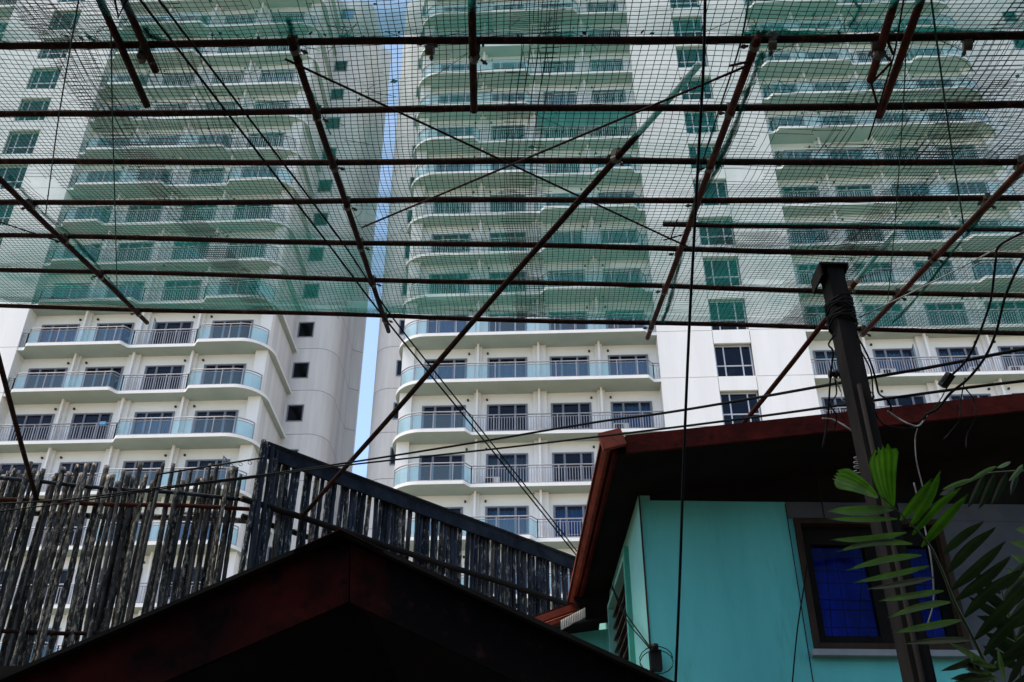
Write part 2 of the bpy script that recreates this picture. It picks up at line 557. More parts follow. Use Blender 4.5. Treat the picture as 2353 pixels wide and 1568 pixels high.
def window_meshes():
    out = {}
    w, b, d = 2.2, 0.075, 0.10
    for sh in (0, 1):
        m = MB()
        xs = [0, w * 0.31, w * 0.69, w]
        low = 0.52
        cols = [low if sh == 0 else 0.0, 0.0, low if sh == 1 else 0.0]
        m.box(0, w, -0.06, d, WTOP - b, WTOP)
        m.box(0, b, -0.05, d, cols[0], WTOP - b)
        m.box(w - b, w, -0.05, d, cols[2], WTOP - b)
        for x in xs[1:3]:
            m.box(x - b / 2, x + b / 2, -0.05, d, 0.0, WTOP - b)
        panes = []
        for i in range(3):
            x0 = xs[i] + (b if i == 0 else b / 2)
            x1 = xs[i + 1] - (b if i == 2 else b / 2)
            m.box(x0, x1, -0.045, d, cols[i], cols[i] + b)
            if i == 1:
                m.box(x0, x1, -0.04, d, low, low + 0.05)
                panes += [(x0, x1, b, low), (x0, x1, low + 0.05, WTOP - b)]
            else:
                # sash inside the opening
                q = 0.04
                m.box(x0, x0 + q, -0.03, d, cols[i] + b, WTOP - b)
                m.box(x1 - q, x1, -0.03, d, cols[i] + b, WTOP - b)
                panes.append((x0 + q, x1 - q, cols[i] + b, WTOP - b))
        pm = []
        for (x0, x1, z0, z1) in panes:
            p = MB()
            p.quad((x0, 0.03, z0), (x1, 0.03, z0), (x1, 0.03, z1), (x0, 0.03, z1))
            pm.append(p.mesh('pane', M['pane']))
        out[sh] = (m.mesh('window', M['frame']), pm)
    return out


WINM = window_meshes()


def curtain_mesh(mat, w=2.0, gap=0.0):
    m = MB()
    n = 60
    for i in range(n):
        x0, x1 = w * i / n, w * (i + 1) / n
        if gap and abs((x0 + x1) / 2 - w / 2) < gap:
            continue
        f = lambda x: 0.05 * math.sin(x * 26) + 0.02 * math.sin(x * 61)
        m.quad((0.1 + x0, 0.3 + f(x0), 0.05), (0.1 + x1, 0.3 + f(x1), 0.05), (0.1 + x1, 0.3 + f(x1), WTOP - 0.12), (0.1 + x0, 0.3 + f(x0), WTOP - 0.12))
    return m.mesh('curtain', mat, True)


CUR = {c: curtain_mesh(M['cur_' + c]) for c in ('teal', 'blue', 'beige', 'green', 'white')}

# fin / column / pilaster meshes (height = clear storey)
HC = FH - FT
fin_me = MB().box(-0.06, 0.06, Y0 - 0.52, Y0, 0.001, HC - 0.001).mesh('fin', M['white'])
col_me = {c: MB().box(-c / 2, c / 2, Y0 - 0.22, Y0 - 0.001, 0.002, HC - 0.002).mesh('column', M['white']) for c in (0.41, 0.72)}
pil_me = MB().box(PIL0, PIL1, Y0 - 0.36, Y0 + 0.2, 0.001, HC - 0.001).mesh('pilaster', M['white'])
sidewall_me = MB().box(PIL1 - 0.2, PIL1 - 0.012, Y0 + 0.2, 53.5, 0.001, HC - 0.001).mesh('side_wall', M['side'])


def sash_mesh():
    m = MB()
    w, h, b = 0.62, WTOP - 0.2, 0.05
    for a, c, d, e_ in ((0, w, 0, b), (0, w, h - b, h), (0, b, b, h - b), (w - b, w, b, h - b)):
        m.box(a, c, -0.02, 0.02, d, e_)
    m.mi = 1
    m.quad((b, 0, b), (w - b, 0, b), (w - b, 0, h - b), (b, 0, h - b))
    return m.mesh('open_sash', [M['frame'], M['guard']])


SASH = sash_mesh()


def wing(bld, e, s, ks, pats, seed, nb=4, curtains=(), side=True, open_bays=()):
    """balcony wing: e = x of the core edge, s = outward direction, ks = levels, pats[k] = bump pattern"""
    rnd = random.Random(seed)
    MIR = lambda z: Matrix.Translation((e, 0, z)) @ Matrix.Diagonal((s, 1, 1, 1))
    wall, room, lamps = MB(), MB(), MB()
    kmin, kmax = ks[0], ks[-1]
    zb, zt = ZC(kmin), ZC(kmax + 1)
    end = WIN[nb - 1][1] + 0.54 if nb == 4 else FINS[nb - 1]
    # full height strips between the windows
    xs = [0.0] + [x for w in WIN[:nb] for x in w] + [end]
    for a, b in zip(xs[0::2], xs[1::2]):
        x0, x1 = sorted((e + s * a, e + s * b))
        wall.box(x0, x1, Y0, Y0 + 0.14, zb, zt)
    for k in ks:
        zf = ZC(k) + FT
        zn = ZC(k + 1) + FT
        for bi in range(nb):
            a, b = WIN[bi]
            x0, x1 = sorted((e + s * a, e + s * b))
            wall.box(x0, x1, Y0, Y0 + 0.14, zf + WTOP, zn)
            w3 = (b - a) * 0.31
            if SHORT[bi]:
                q0, q1 = e + s * (b - w3), e + s * b
            else:
                q0, q1 = e + s * a, e + s * (a + w3)
            q0, q1 = sorted((q0, q1))
            wall.box(q0, q1, Y0 + 0.002, Y0 + 0.14, zf - 0.05, zf + 0.52)
            # the room behind
            ra = 0.1 if bi == 0 else FINS[bi - 1] + 0.1
            rb = FINS[bi] - 0.1 if bi < 3 else 13.3
            r0, r1 = sorted((e + s * ra, e + s * rb))
            y1, y2, h0, h1 = Y0 + 0.15, Y0 + 3.3, zf - 0.02, zf + 2.55
            room.quad((r0, y2, h0), (r1, y2, h0), (r1, y2, h1), (r0, y2, h1))
            room.quad((r0, y1, h0), (r0, y2, h0), (r0, y2, h1), (r0, y1, h1))
            room.quad((r1, y1, h0), (r1, y2, h0), (r1, y2, h1), (r1, y1, h1))
            room.quad((r0, y1, h0), (r1, y1, h0), (r1, y2, h0), (r0, y2, h0))
            room.quad((r0, y1, h1), (r1, y1, h1), (r1, y2, h1), (r0, y2, h1))
            # window with panes
            wme, panes = WINM[SHORT[bi]]
            wd = b - a
            T = Matrix.Translation((e + s * a, Y0, zf)) @ Matrix.Diagonal((s * wd / 2.2, 1, 1, 1))
            wo = link('window', wme, bld, T)
            for pi, pme in enumerate(panes):
                link('pane', pme, wo, T)
            for (ck, cb, od) in open_bays:
                if ck == k and cb == bi:
                    xo = e + s * (a + 0.07) if od < 0 else e + s * (b - 0.07)
                    link('open_sash', SASH, wo, Matrix.Translation((xo, Y0 - 0.05, zf + 0.09)) @ Matrix.Rotation(math.radians(-100 if s * od > 0 else -80), 4, 'Z'))
            for (ck, cb, cc) in curtains:
                if ck == k and cb == bi:
                    link('curtain', CUR[cc], wo, T)
            if not any(ck == k and cb == bi for ck, cb, cc in curtains) and rnd.random() < 0.22:
                link('curtain', CUR[rnd.choice(('teal', 'white', 'blue', 'beige'))], wo, T)
        for fi, fo in enumerate(FINS[:nb if nb < 4 else 3]):
            link('fin', fin_me, bld, Matrix.Translation((e + s * fo, 0, zf)))
            link('column', col_me[0.72 if fi == 1 else 0.41], bld, Matrix.Translation((e + s * (fo + (-0.05 if fi == 1 else 0.0)), 0, zf)))
            if fi != 1:
                for q in (-0.52, 0.52):
                    x = e + s * fo + q
                    lamps.box(x - 0.05, x + 0.05, Y0 - 0.12, Y0 - 0.001, zf + HC - 0.42, zf + HC - 0.33)
        if nb == 4 and side:
            link('pilaster', pil_me, bld, MIR(zf))
            link('side_wall', sidewall_me, bld, MIR(zf))
        # slab
        runs = runs_of(pats[k])
        path = edge_path(runs)
        if nb < 4:
            path = [p for p in path if p[0] <= end] + [(end, Y0 - depth_at(end, runs))]
            poly = path + [(end, Y0 + 0.1), (0, Y0 + 0.1)]
        else:
            poly = path + [(PIL1 - 0.1, 53.5), (PIL1 - 0.1, Y0 + 0.1), (0, Y0 + 0.1)]
        sl = MB()
        z0, z1 = ZC(k), ZC(k) + FT
        n = len(poly)
        sl.v = [xy(e, s, o, y, z0) for o, y in poly] + [xy(e, s, o, y, z1) for o, y in poly]
        sl.f = [tuple(range(n)), tuple(n + i for i in range(n))] + [(i, (i + 1) % n, n + (i + 1) % n, n + i) for i in range(n)]
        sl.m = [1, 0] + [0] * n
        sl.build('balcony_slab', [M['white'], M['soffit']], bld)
        # railing
        railing(bld, e, s, z1, runs, nb, end)
    wall.build('wall', M['wall'], bld)
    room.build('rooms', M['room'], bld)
    tag(lamps.build('wall_lamps', M['lamp'], bld), None, None, kind='stuff')


def railing(bld, e, s, zf, runs, nb, end):
    P2 = edge_path(runs, 0.10, back=False)
    if nb < 4:
        P2 = [p for p in P2 if p[0] <= end]
    else:
        P2 = [p for p in P2 if p[1] < Y0 - 0.42 or p[0] < CX]
    # dense samples with running length
    pts = []
    for a, b in zip(P2, P2[1:]):
        L = math.hypot(b[0] - a[0], b[1] - a[1])
        n = max(1, int(L / 0.08))
        pts += [(a[0] + (b[0] - a[0]) * i / n, a[1] + (b[1] - a[1]) * i / n) for i in range(n)]
    pts.append(P2[-1])
    is_g = [any(s0 - 0.40 <= o <= e0 + 0.40 for s0, e0 in runs) for o, y in pts]
    m = MB()
    V3 = lambda p, h: Vector((e + s * p[0], p[1], zf + h))
    key = [P2[0]] + [p for p in P2[1:-1]] + [P2[-1]]
    m.tube([V3(p, 1.04) for p in key], 0.034, 6)
    m.tube([V3(p, 0.89) for p in key], 0.020, 4)
    m.tube([V3(p, 0.07) for p in key], 0.020, 4)
    glassp = []
    i = 0
    while i < len(pts) - 1:
        j = i
        while j + 1 < len(pts) and is_g[j + 1] == is_g[i]:
            j += 1
        j = min(j + 1, len(pts) - 1)
        seg = pts[i:j + 1]
        L = [0.0]
        for a, b in zip(seg, seg[1:]):
            L.append(L[-1] + math.hypot(b[0] - a[0], b[1] - a[1]))
        tot = L[-1]

        def pos(l):
            for q in range(len(L) - 1):
                if L[q + 1] >= l:
                    t = (l - L[q]) / max(1e-6, L[q + 1] - L[q])
                    return (seg[q][0] + (seg[q + 1][0] - seg[q][0]) * t, seg[q][1] + (seg[q + 1][1] - seg[q][1]) * t)
            return seg[-1]
        n = max(1, round(tot / 1.11))
        for q in range(n + 1):
            p = pos(tot * q / n)
            m.box(e + s * p[0] - 0.025, e + s * p[0] + 0.025, p[1] - 0.025, p[1] + 0.025, zf, zf + 1.03)
        for q in range(n):
            a, b = tot * q / n, tot * (q + 1) / n
            if is_g[i]:
                gp = MB()
                nn = 6
                cs = [pos(a + 0.03 + (b - a - 0.06) * t / nn) for t in range(nn + 1)]
                for c0, c1 in zip(cs, cs[1:]):
                    gp.quad(V3(c0, 0.1), V3(c1, 0.1), V3(c1, 0.87), V3(c0, 0.87))
                glassp.append(gp)
            else:
                nn = max(2, round((b - a) / 0.14))
                for t in range(1, nn):
                    p = pos(a + (b - a) * t / nn)
                    x = e + s * p[0]
                    m.box(x - 0.014, x + 0.014, p[1] - 0.014, p[1] + 0.014, zf + 0.07, zf + 0.89)
        i = j
    ro = m.build('railing', M['rail'], bld)
    for gp in glassp:
        gp.build('glass_panel', M['guard'], ro)


# --- set back end wall, one panel per storey (mesh shared, mirrored for the other end)
def end_panel_mesh():
    m = MB()
    h0, h1 = 0.0, FH - 0.03
    wx0, wx1, wz0, wz1 = 14.27, 15.27, 0.83, 1.98
    y = 53.5
    for (a, b, c, d) in ((PIL1 - 0.15, wx0, h0, h1), (wx1, 15.55, h0, h1), (wx0, wx1, h0, wz0), (wx0, wx1, wz1, h1)):
        m.box(a, b, y, y + 0.12, c, d)
    pts = []
    for i in range(13):
        t = math.pi / 2 * i / 12
        pts.append((15.55 + 1.2 * math.sin(t), y + 1.2 - 1.2 * math.cos(t)))
    pts += [(16.75, 58.3), (17.35, 58.7), (17.35, 59.0), (13.0, 59.0)]
    for a, b in zip(pts, pts[1:]):
        m.quad((a[0], a[1], h0), (b[0], b[1], h0), (b[0], b[1], h1), (a[0], a[1], h1))
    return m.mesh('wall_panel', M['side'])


END_ME = end_panel_mesh()
sq = MB()
for a, b, c, d in ((14.27, 15.27, 1.91, 1.98), (14.27, 15.27, 0.83, 0.90), (14.27, 14.34, 0.90, 1.91), (15.20, 15.27, 0.90, 1.91)):
    sq.box(a, b, 53.47, 53.6, c, d)
SQ_ME = sq.mesh('window', M['frame'])
SQP_ME = MB().quad((14.34, 53.54, 0.9), (15.2, 53.54, 0.9), (15.2, 53.54, 1.91), (14.34, 53.54, 1.91)).mesh('pane', M['pane'])


def tower_end_wide(bld, x0, ks):
    """right hand end: broad set back wall with a square window"""
    wx0, wx1, wz0, wz1, y, x1 = 34.7, 35.68, 0.83, 1.98, 53.5, 42.0
    m = MB()
    for (a, b, c, d) in ((x0, wx0, 0.0, FH - 0.03), (wx1, x1, 0.0, FH - 0.03), (wx0, wx1, 0.0, wz0), (wx0, wx1, wz1, FH - 0.03)):
        m.box(a, b, y, y + 0.12, c, d)
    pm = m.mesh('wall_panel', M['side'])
    dx = Matrix.Translation((wx0 - 14.27, 0, 0))
    for k in ks:
        T = Matrix.Translation((0, 0, ZC(k) + 0.27))
        link('wall_panel', pm, bld, T)
        w = link('window', SQ_ME, bld, T @ dx)
        link('pane', SQP_ME, w, T @ dx)
    z0, z1 = ZC(ks[0]) + 0.2, ZC(ks[-1] + 1) + 0.3
    MB().box(x0, wx0 - 0.02, 53.66, 58.9, z0, z1).box(wx1 + 0.02, x1, 53.66, 58.9, z0, z1).box(wx0 - 0.1, wx1 + 0.1, 56.5, 58.8, z0, z1).build('end_core', M['joint'], bld)


def tower_end(bld, e, s, ks):
    for k in ks:
        T = Matrix.Translation((e, 0, ZC(k) + 0.27)) @ Matrix.Diagonal((s, 1, 1, 1))
        link('wall_panel', END_ME, bld, T)
        w = link('window', SQ_ME, bld, T)
        link('pane', SQP_ME, w, T)
    m = MB()
    z0, z1 = ZC(ks[0]) + 0.2, ZC(ks[-1] + 1) + 0.3
    a, b = sorted((e + s * (PIL1 - 0.1), e + s * 14.25))
    m.box(a, b, 53.66, 58.9, z0, z1)
    a, b = sorted((e + s * 15.3, e + s * 15.6))
    m.box(a, b, 53.66, 58.9, z0, z1)
    a, b = sorted((e + s * 15.6, e + s * 16.70))
    m.box(a, b, 54.8, 58.9, z0, z1)
    a, b = sorted((e + s * 14.2, e + s * 16.0))
    m.box(a, b, 56.5, 58.8, z0, z1)
    a, b = sorted((e + s * 16.70, e + s * 17.28))
    m.box(a, b, 58.75, 58.95, z0, z1)
    pts = []
    for i in range(9):
        t = math.pi / 2 * i / 8
        pts.append((e + s * (15.55 + 1.16 * math.sin(t)), 53.54 + 1.16 - 1.16 * math.cos(t)))
    for p, q in zip(pts, pts[1:]):
        m.quad((p[0], p[1], z0), (q[0], q[1], z0), (q[0], q[1], z1), (p[0], p[1], z1))
    m.build('end_core', M['joint'], bld)


# --- central core with flat panels and stair windows
CH = 4.05                               # half width of the core
core_panels = {}
for nm, (a, b, c, d) in {'l': (-CH, -1.03, 0.0, FH - 0.03), 'r': (1.03, CH, 0.0, FH - 0.03), 'm': (-1.0, 1.0, 2.13, FH - 0.0)}.items():
    core_panels[nm] = MB().box(a, b, 48.0, 48.12, c, d).mesh('wall_panel', M['white'])
cw = MB()
for a, b, c, d in ((-1.0, 1.0, 2.04, 2.12), (-1.0, 1.0, 0.0, 0.05), (-1.0, -0.93, 0.05, 2.04), (0.93, 1.0, 0.05, 2.04),
                   (-0.53, -0.46, 0.05, 2.04), (0.42, 0.49, 0.05, 2.04), (-0.93, -0.53, 0.78, 0.85), (-0.46, 0.42, 0.78, 0.85), (0.49, 0.93, 0.78, 0.85)):
    cw.box(a, b, 48.26, 48.36, c, d)
CW_ME = cw.mesh('window', M['coreframe'])
CWP = []
for a, b in ((-0.93, -0.53), (-0.46, 0.42), (0.49, 0.93)):
    for c, d in ((0.05, 0.78), (0.85, 2.04)):
        CWP.append(MB().quad((a, 48.3, c), (b, 48.3, c), (b, 48.3, d), (a, 48.3, d)).mesh('pane', M['pane']))
STAIR_ME = MB().slab([(-0.9, 49.4, -0.2), (-0.55, 49.4, -0.2), (0.35, 51.5, 2.6), (0.0, 51.5, 2.6)], (0, 0.15, 0)).mesh('stair_soffit', M['stair'])


def core(bld, xc, ks, dark=False):
    bk = MB()
    z0, z1 = ZC(ks[0]) + 0.24, ZC(ks[-1] + 1) + 0.3
    bk.box(xc - CH + 0.21, xc - 1.02, 48.121, 49.4, z0, z1)
    bk.box(xc + 1.02, xc + CH - 0.21, 48.121, 49.4, z0, z1)
    for a, b in ((xc - CH, xc - CH + 0.2), (xc + CH - 0.2, xc + CH)):
        MB().box(a, b, 48.125, 52.4, z0, z1).build('return_wall', M['white'], bld)
    rm = MB()
    for k in ks:
        zj = ZC(k) + 0.21
        for nm, me in core_panels.items():
            link('wall_panel', me, bld, Matrix.Translation((xc, 0, zj)))
        w = link('window', CW_ME, bld, Matrix.Translation((xc, 0, zj)))
        for me in CWP:
            link('pane', me, w, Matrix.Translation((xc, 0, zj)))
        link('stair_soffit', STAIR_ME, bld, Matrix.Translation((xc + 0.35, 0, zj)))
        # reveals and the stairwell behind the glass
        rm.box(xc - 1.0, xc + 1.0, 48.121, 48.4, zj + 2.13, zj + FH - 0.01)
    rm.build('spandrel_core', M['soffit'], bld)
    bk.build('core_wall', M['joint'], bld)
    sh = MB()
    sh.quad((xc - 2, 51.9, z0), (xc + 2, 51.9, z0), (xc + 2, 51.9, z1), (xc - 2, 51.9, z1))
    sh.quad((xc - 2, 49.4, z0), (xc - 2, 51.9, z0), (xc - 2, 51.9, z1), (xc - 2, 49.4, z1))
    sh.quad((xc + 2, 49.4, z0), (xc + 2, 51.9, z0), (xc + 2, 51.9, z1), (xc + 2, 49.4, z1))
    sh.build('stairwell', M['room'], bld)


KTOP = 13
LV_C = list(range(-5, KTOP))
LV_R = list(range(-2, KTOP))
LV_L = list(range(-6, KTOP))


def fill(d, ks, default):
    return {k: d.get(k, default[k % len(default)]) for k in ks}


# patterns run from the core outwards: G = projecting bay with glass guard, B = barred guard
PC = fill({1: 'GGGG', 0: 'GGGG', -1: 'BBBG', -2: 'BBBG', -3: 'BBGG', -4: 'BGGG', 2: 'GGBB', 3: 'GGBB', 4: 'GGBB', 5: 'GBGG', 6: 'BBBG', 7: 'BBGG',
           8: 'BBGG', 9: 'BBBG', 10: 'BGGG'}, LV_C, ['GGBB', 'BBGG'])
PL = fill({1: 'GGBG', 0: 'GGBG', -1: 'BBGG', -2: 'BBGG', -3: 'BBGG', -4: 'BBBB', -5: 'GGBB', 2: 'GGBG', 3: 'GBBB', 4: 'GBBB', 5: 'GGBG', 6: 'GGGB',
           7: 'GBBB', 8: 'GBBB', 9: 'GGBB', 10: 'GGBB'}, LV_L, ['GGBB', 'BBGG'])
PR = fill({0: 'BBBB', -1: 'BBBB', 1: 'BBBB', 2: 'BBBG', 3: 'BBBG', 4: 'BBGG', 5: 'GGBB', 6: 'GGGG', 7: 'GGGG', 8: 'GGBG', 9: 'GGBG', 10: 'GGBB'}, LV_R, ['GGBB', 'BBGG'])

XB1, XB2 = 9.98, -34.02
t1 = thing('apartment_tower', (XB1, 56, 0), 'white high-rise tower with curved balconies filling the centre and right of the view', 'tower')
wing(t1, XB1 - CH, -1, LV_C, PC, 11, curtains=((1, 3, 'blue'), (0, 3, 'teal'), (0, 0, 'blue'), (-1, 0, 'teal'), (-2, 2, 'beige'), (-1, 1, 'none') if False else (7, 3, 'blue'), (5, 0, 'white')))
wing(t1, XB1 + CH, 1, LV_R, PR, 23, curtains=((0, 0, 'green'), (0, 1, 'white'), (0, 2, 'teal'), (1, 1, 'teal'), (2, 3, 'teal')), open_bays=((0, 1, 1),))
core(t1, XB1, LV_C)
tower_end(t1, XB1 - CH, -1, LV_C)
tower_end_wide(t1, XB1 + CH + PIL1 - 0.15, list(range(1, KTOP)))
b = MB()
b.box(XB1 - CH - 14.0, XB1 + CH + 14.0, 52.5, 58.9, 0, ZC(KTOP) + 1.0)
b.box(XB1 - CH - 14.05, XB1 + CH + 14.05, 48.6, 52.4, 0, ZC(-5))
b.box(XB1 + CH + 0.2, XB1 + CH + 14.05, 48.6, 52.4, ZC(-5), ZC(-2) - 0.01)
b.build('tower_body', M['wall'], t1)
t2 = thing('apartment_tower', (XB2, 56, 0), 'white high-rise tower with curved balconies left of the strip of blue sky', 'tower')
wing(t2, XB2 + CH, 1, LV_L, PL, 37, curtains=((-1, 2, 'white'), (-3, 3, 'blue'), (1, 0, 'blue')), open_bays=((1, 2, -1), (-2, 3, 1)))
LV_L2 = list(range(5, KTOP))
wing(t2, XB2 - CH, -1, LV_L2, fill({}, LV_L2, ['GGBB', 'BGGB']), 41, nb=2)
core(t2, XB2, LV_L)
tower_end(t2, XB2 + CH, 1, LV_L)
b = MB()
b.box(XB2 - CH - 8.0, XB2 + CH + 14.0, 52.5, 58.9, 0, ZC(KTOP) + 1.0)
b.box(XB2 + CH + 0.2, XB2 + CH + 14.05, 48.6, 52.4, 0, ZC(-6))
b.box(XB2 - CH, XB2 + CH, 48.3, 52.4, 0, ZC(-6) + 0.2)
b.build('tower_body', M['wall'], t2)

# dark green cloth hung across two bays of the right tower's left wing
e1 = XB1 - CH
sc_ = MB()
n = 24
za, zb_ = ZC(6) + FT + 0.95, ZC(7) - 0.02
for i in range(n):
    o0, o1 = 0.25 + 6.1 * i / n, 0.25 + 6.1 * (i + 1) / n
    f = lambda o: Y0 - DN + 0.16 + 0.04 * math.sin(o * 5.1)
    sc_.quad((e1 - o0, f(o0), za), (e1 - o1, f(o1), za), (e1 - o1, f(o1), zb_), (e1 - o0, f(o0), zb_))
tag(sc_.build('shade_cloth', M['shade']), 'dark green cloth closing off two balcony bays high on the tower', 'cloth')

# air conditioner units on the balconies
acb = MB().box(-0.4, 0.4, -0.15, 0.15, 0.05, 0.6).box(-0.36, -0.3, -0.12, 0.12, 0, 0.05).box(0.3, 0.36, -0.12, 0.12, 0, 0.05)
AC_ME = acb.mesh('casing', M['ac'])
fan = MB()
for rr in (0.22, 0.15, 0.08):
    fan.tube([Vector((-0.1 + rr * math.cos(t * math.pi / 8), -0.165, 0.32 + rr * math.sin(t * math.pi / 8))) for t in range(17)], 0.012, 4, caps=False)
fan.box(-0.32, 0.12, -0.158, -0.151, 0.11, 0.54)
FAN_ME = fan.mesh('fan_grille', M['lamp'])


def ac(x, k, label):
    z = ZC(k) + FT
    t = thing('air_conditioner', (x, Y0 - 0.32, z), label, 'air conditioner', 'air conditioner units on the balconies')
    T = Matrix.Translation((x, Y0 - 0.32, z))
    c_ = link('casing', AC_ME, t, T)
    link('fan_grille', FAN_ME, c_, T)


e1l = XB1 - CH
ac(e1l - 2.25, -1, 'beige air conditioner below the light blue blinds on a barred balcony')
ac(e1l - 9.05, -2, 'beige air conditioner below the beige curtains on a barred balcony')
ac(e1l - 4.1, -3, 'white air conditioner on the lowest balcony next to the red gutter')
e1r = XB1 + CH
ac(e1r + 4.2, 0, 'small white air conditioner under the half open curtained window')
ac(e1r + 8.9, 0, 'white air conditioner right of the pale blue curtained window')
ac(e1r + 11.0, 0, 'white air conditioner on the barred balcony at the right picture edge')

# blue cloth over a rail of the left tower
bx_ = XB2 + CH + 5.95
cl = MB()
z = ZC(-1) + FT
cl.box(bx_ - 0.16, bx_ + 0.16, Y0 - DN + 0.03, Y0 - DN + 0.17, z + 0.93, z + 1.12)
tag(cl.build('blue_box', M['blue_cloth']), 'small blue box on the barred rail of the left tower', 'box')
# foreground

# ================================================================== scaffold canopy
P0 = at(1176, 95, 6.4)
RD = ray(1190, 1605).normalized()                 # rafter direction, away and upwards
BD = (-ray(-16700, 270)).normalized()             # bar direction, to the right
CN = BD.cross(RD).normalized()                    # canopy normal, upwards
BDo = (BD - RD * BD.dot(RD)).normalized()


def cp(u, v, lift=0.0):
    return on_plane(u, v, P0 + CN * lift, CN)


def st(p):
    q = p - P0
    # oblique coordinates along BD (s) and RD (t)
    a, b_, c_ = BD.dot(BD), BD.dot(RD), RD.dot(RD)
    qa, qb = q.dot(BD), q.dot(RD)
    det = a * c_ - b_ * b_
    return ((qa * c_ - qb * b_) / det, (qb * a - qa * b_) / det)


def ts(s, t, lift=0.0):
    return P0 + BD * s + RD * t + CN * lift


scaf = thing('scaffold_frame', P0, 'rusty steel pipe scaffold frame spanning overhead under the netting', 'scaffold')
PR_ = 0.0242


def pipe(a, b_, mat='rust', r=PR_, parent=None, name='pipe', n=14):
    a, b_ = Vector(a), Vector(b_)
    L = (b_ - a).length
    nn = max(2, int(L / 0.5))
    ph = random.random() * 10
    pts = [a.lerp(b_, i / nn) + Vector((0, 0, 0.012 * math.sin(ph + i * 0.7) * math.sin(math.pi * i / nn))) for i in range(nn + 1)]
    return MB().tube(pts, r, n).build(name, M[mat], parent or scaf, True)


def ext(a, b_, fa, fb):
    return a + (b_ - a) * fa, a + (b_ - a) * fb


BARS = [((0, 105), (2353, 83)), ((0, 262), (2353, 240)), ((0, 372), (2353, 372)), ((0, 466), (2353, 456)),
        ((0, 541), (2353, 588)), ((0, 620), (2353, 680)), ((0, 703), (2353, 766))]
for i, (a, b_) in enumerate(BARS):
    pa, pb = cp(*a), cp(*b_)
    pa, pb = ext(pa, pb, -0.14, 1.14)
    pipe(pa, pb, 'rust')
pipe(cp(1523, 515), ext(cp(1523, 515), cp(2353, 528), 0, 1.15)[1], 'rust')
RAFT = [((-12, 398), (338, 742)), ((667, 88), (893, 762)), ((1741, 90), (1488, 777)), ((2356, 376), (1983, 768))]
raf_pts = []
for i, (a, b_) in enumerate(RAFT):
    pa, pb = cp(*a, -0.055), cp(*b_, -0.055)
    if i in (0, 3):
        pa = ext(pa, pb, -0.7, 1)[0]
    pipe(pa, pb, 'rust_red' if i >= 2 else 'rust')
    raf_pts.append((pa, pb))


# couplers where rafters and struts cross the bars
def coupler_mesh():
    m = MB()
    m.tube([(-0.024, 0, 0), (0.024, 0, 0)], 0.030, 10)
    m.tube([(0, -0.024, -0.05), (0, 0.024, -0.05)], 0.030, 10)
    m.box(-0.022, 0.022, -0.022, 0.022, -0.045, -0.005)
    m.tube([(-0.012, 0.03, 0.0), (-0.012, 0.085, -0.012)], 0.008, 6)
    m.tube([(-0.012, 0.055, -0.004), (-0.012, 0.072, -0.009)], 0.014, 6)
    m.tube([(0.04, 0.0, -0.05), (0.085, 0.012, -0.065)], 0.008, 6)
    m.tube([(0.058, 0.005, -0.056), (0.072, 0.009, -0.061)], 0.014, 6)
    m.box(-0.02, 0.02, -0.042, -0.03, -0.02, 0.03)
    return m.mesh('coupler', M['galv'])


COUP = coupler_mesh()
BASIS = Matrix((BDo, RD, CN)).transposed().to_4x4()


def coupler(p, spin=0.0):
    link('coupler', COUP, scaf, Matrix.Translation(p) @ BASIS @ Matrix.Rotation(spin, 4, 'Z'))


def line_cross(a, b_, c_, d_):
    """parameter point on segment ab nearest line cd (both near the canopy plane)"""
    u, v, w = b_ - a, d_ - c_, a - c_
    A, B, C, D, E = u.dot(u), u.dot(v), v.dot(v), u.dot(w), v.dot(w)
    s = (B * E - C * D) / (A * C - B * B)
    return s, a + u * s


for ri, (pa, pb) in enumerate(raf_pts):
    for bi, (a, b_) in enumerate(BARS):
        s, p = line_cross(pa, pb, cp(*a), cp(*b_))
        if -0.01 <= s <= 1.01:
            coupler(p + CN * 0.052, random.uniform(-0.25, 0.25) + (0 if ri % 2 else math.pi))

# two small trusses and one loose pipe sticking out from above the camera
def horiz(u0, v0, u1, v1, d_at, parent, mat='rust'):
    """level pipe through pixel (u0,v0) at depth d_at, ending under pixel (u1,v1)"""
    a = at(u0, v0, d_at)
    d = ray(u1, v1)
    e = CAM + d * ((a.z - CAM.z) / d.z)
    st_ = a - (e - a).normalized() * 1.6
    return pipe(st_, e, mat, parent=parent), st_, e


def d_bar(u, v):
    return proj(cp(u, v))[2]


o1, a1, e1_ = horiz(272, 95, 338, 244, d_bar(272, 95) - 0.07, scaf)
o2, a2, e2_ = horiz(328, 95, 358, 164, d_bar(328, 95) - 0.07, scaf)
o3, a3, e3_ = horiz(1086, 95, 1089, 256, d_bar(1086, 95) - 0.07, scaf)
o4, a4, e4_ = horiz(2030, 90, 2000, 186, d_bar(2030, 90) - 0.07, scaf, 'rust_red')
o5, a5, e5_ = horiz(2083, 90, 2020, 268, d_bar(2083, 90) - 0.07, scaf, 'rust_red')
for (u, v) in ((328, 118), (1092, 118), (2020, 108)):
    coupler(at(u, v, d_bar(u, v) - 0.06), 0.3)
for (u, v) in ((990, 100), (1775, 88), (2222, 88), (2012, 90)):
    coupler(cp(u, v), 1.4)


def rod(pts, r=0.008, mat='rust', name='brace_rod', parent=None):
    return MB().tube(pts, r, 6).build(name, M[mat], parent or scaf, True)


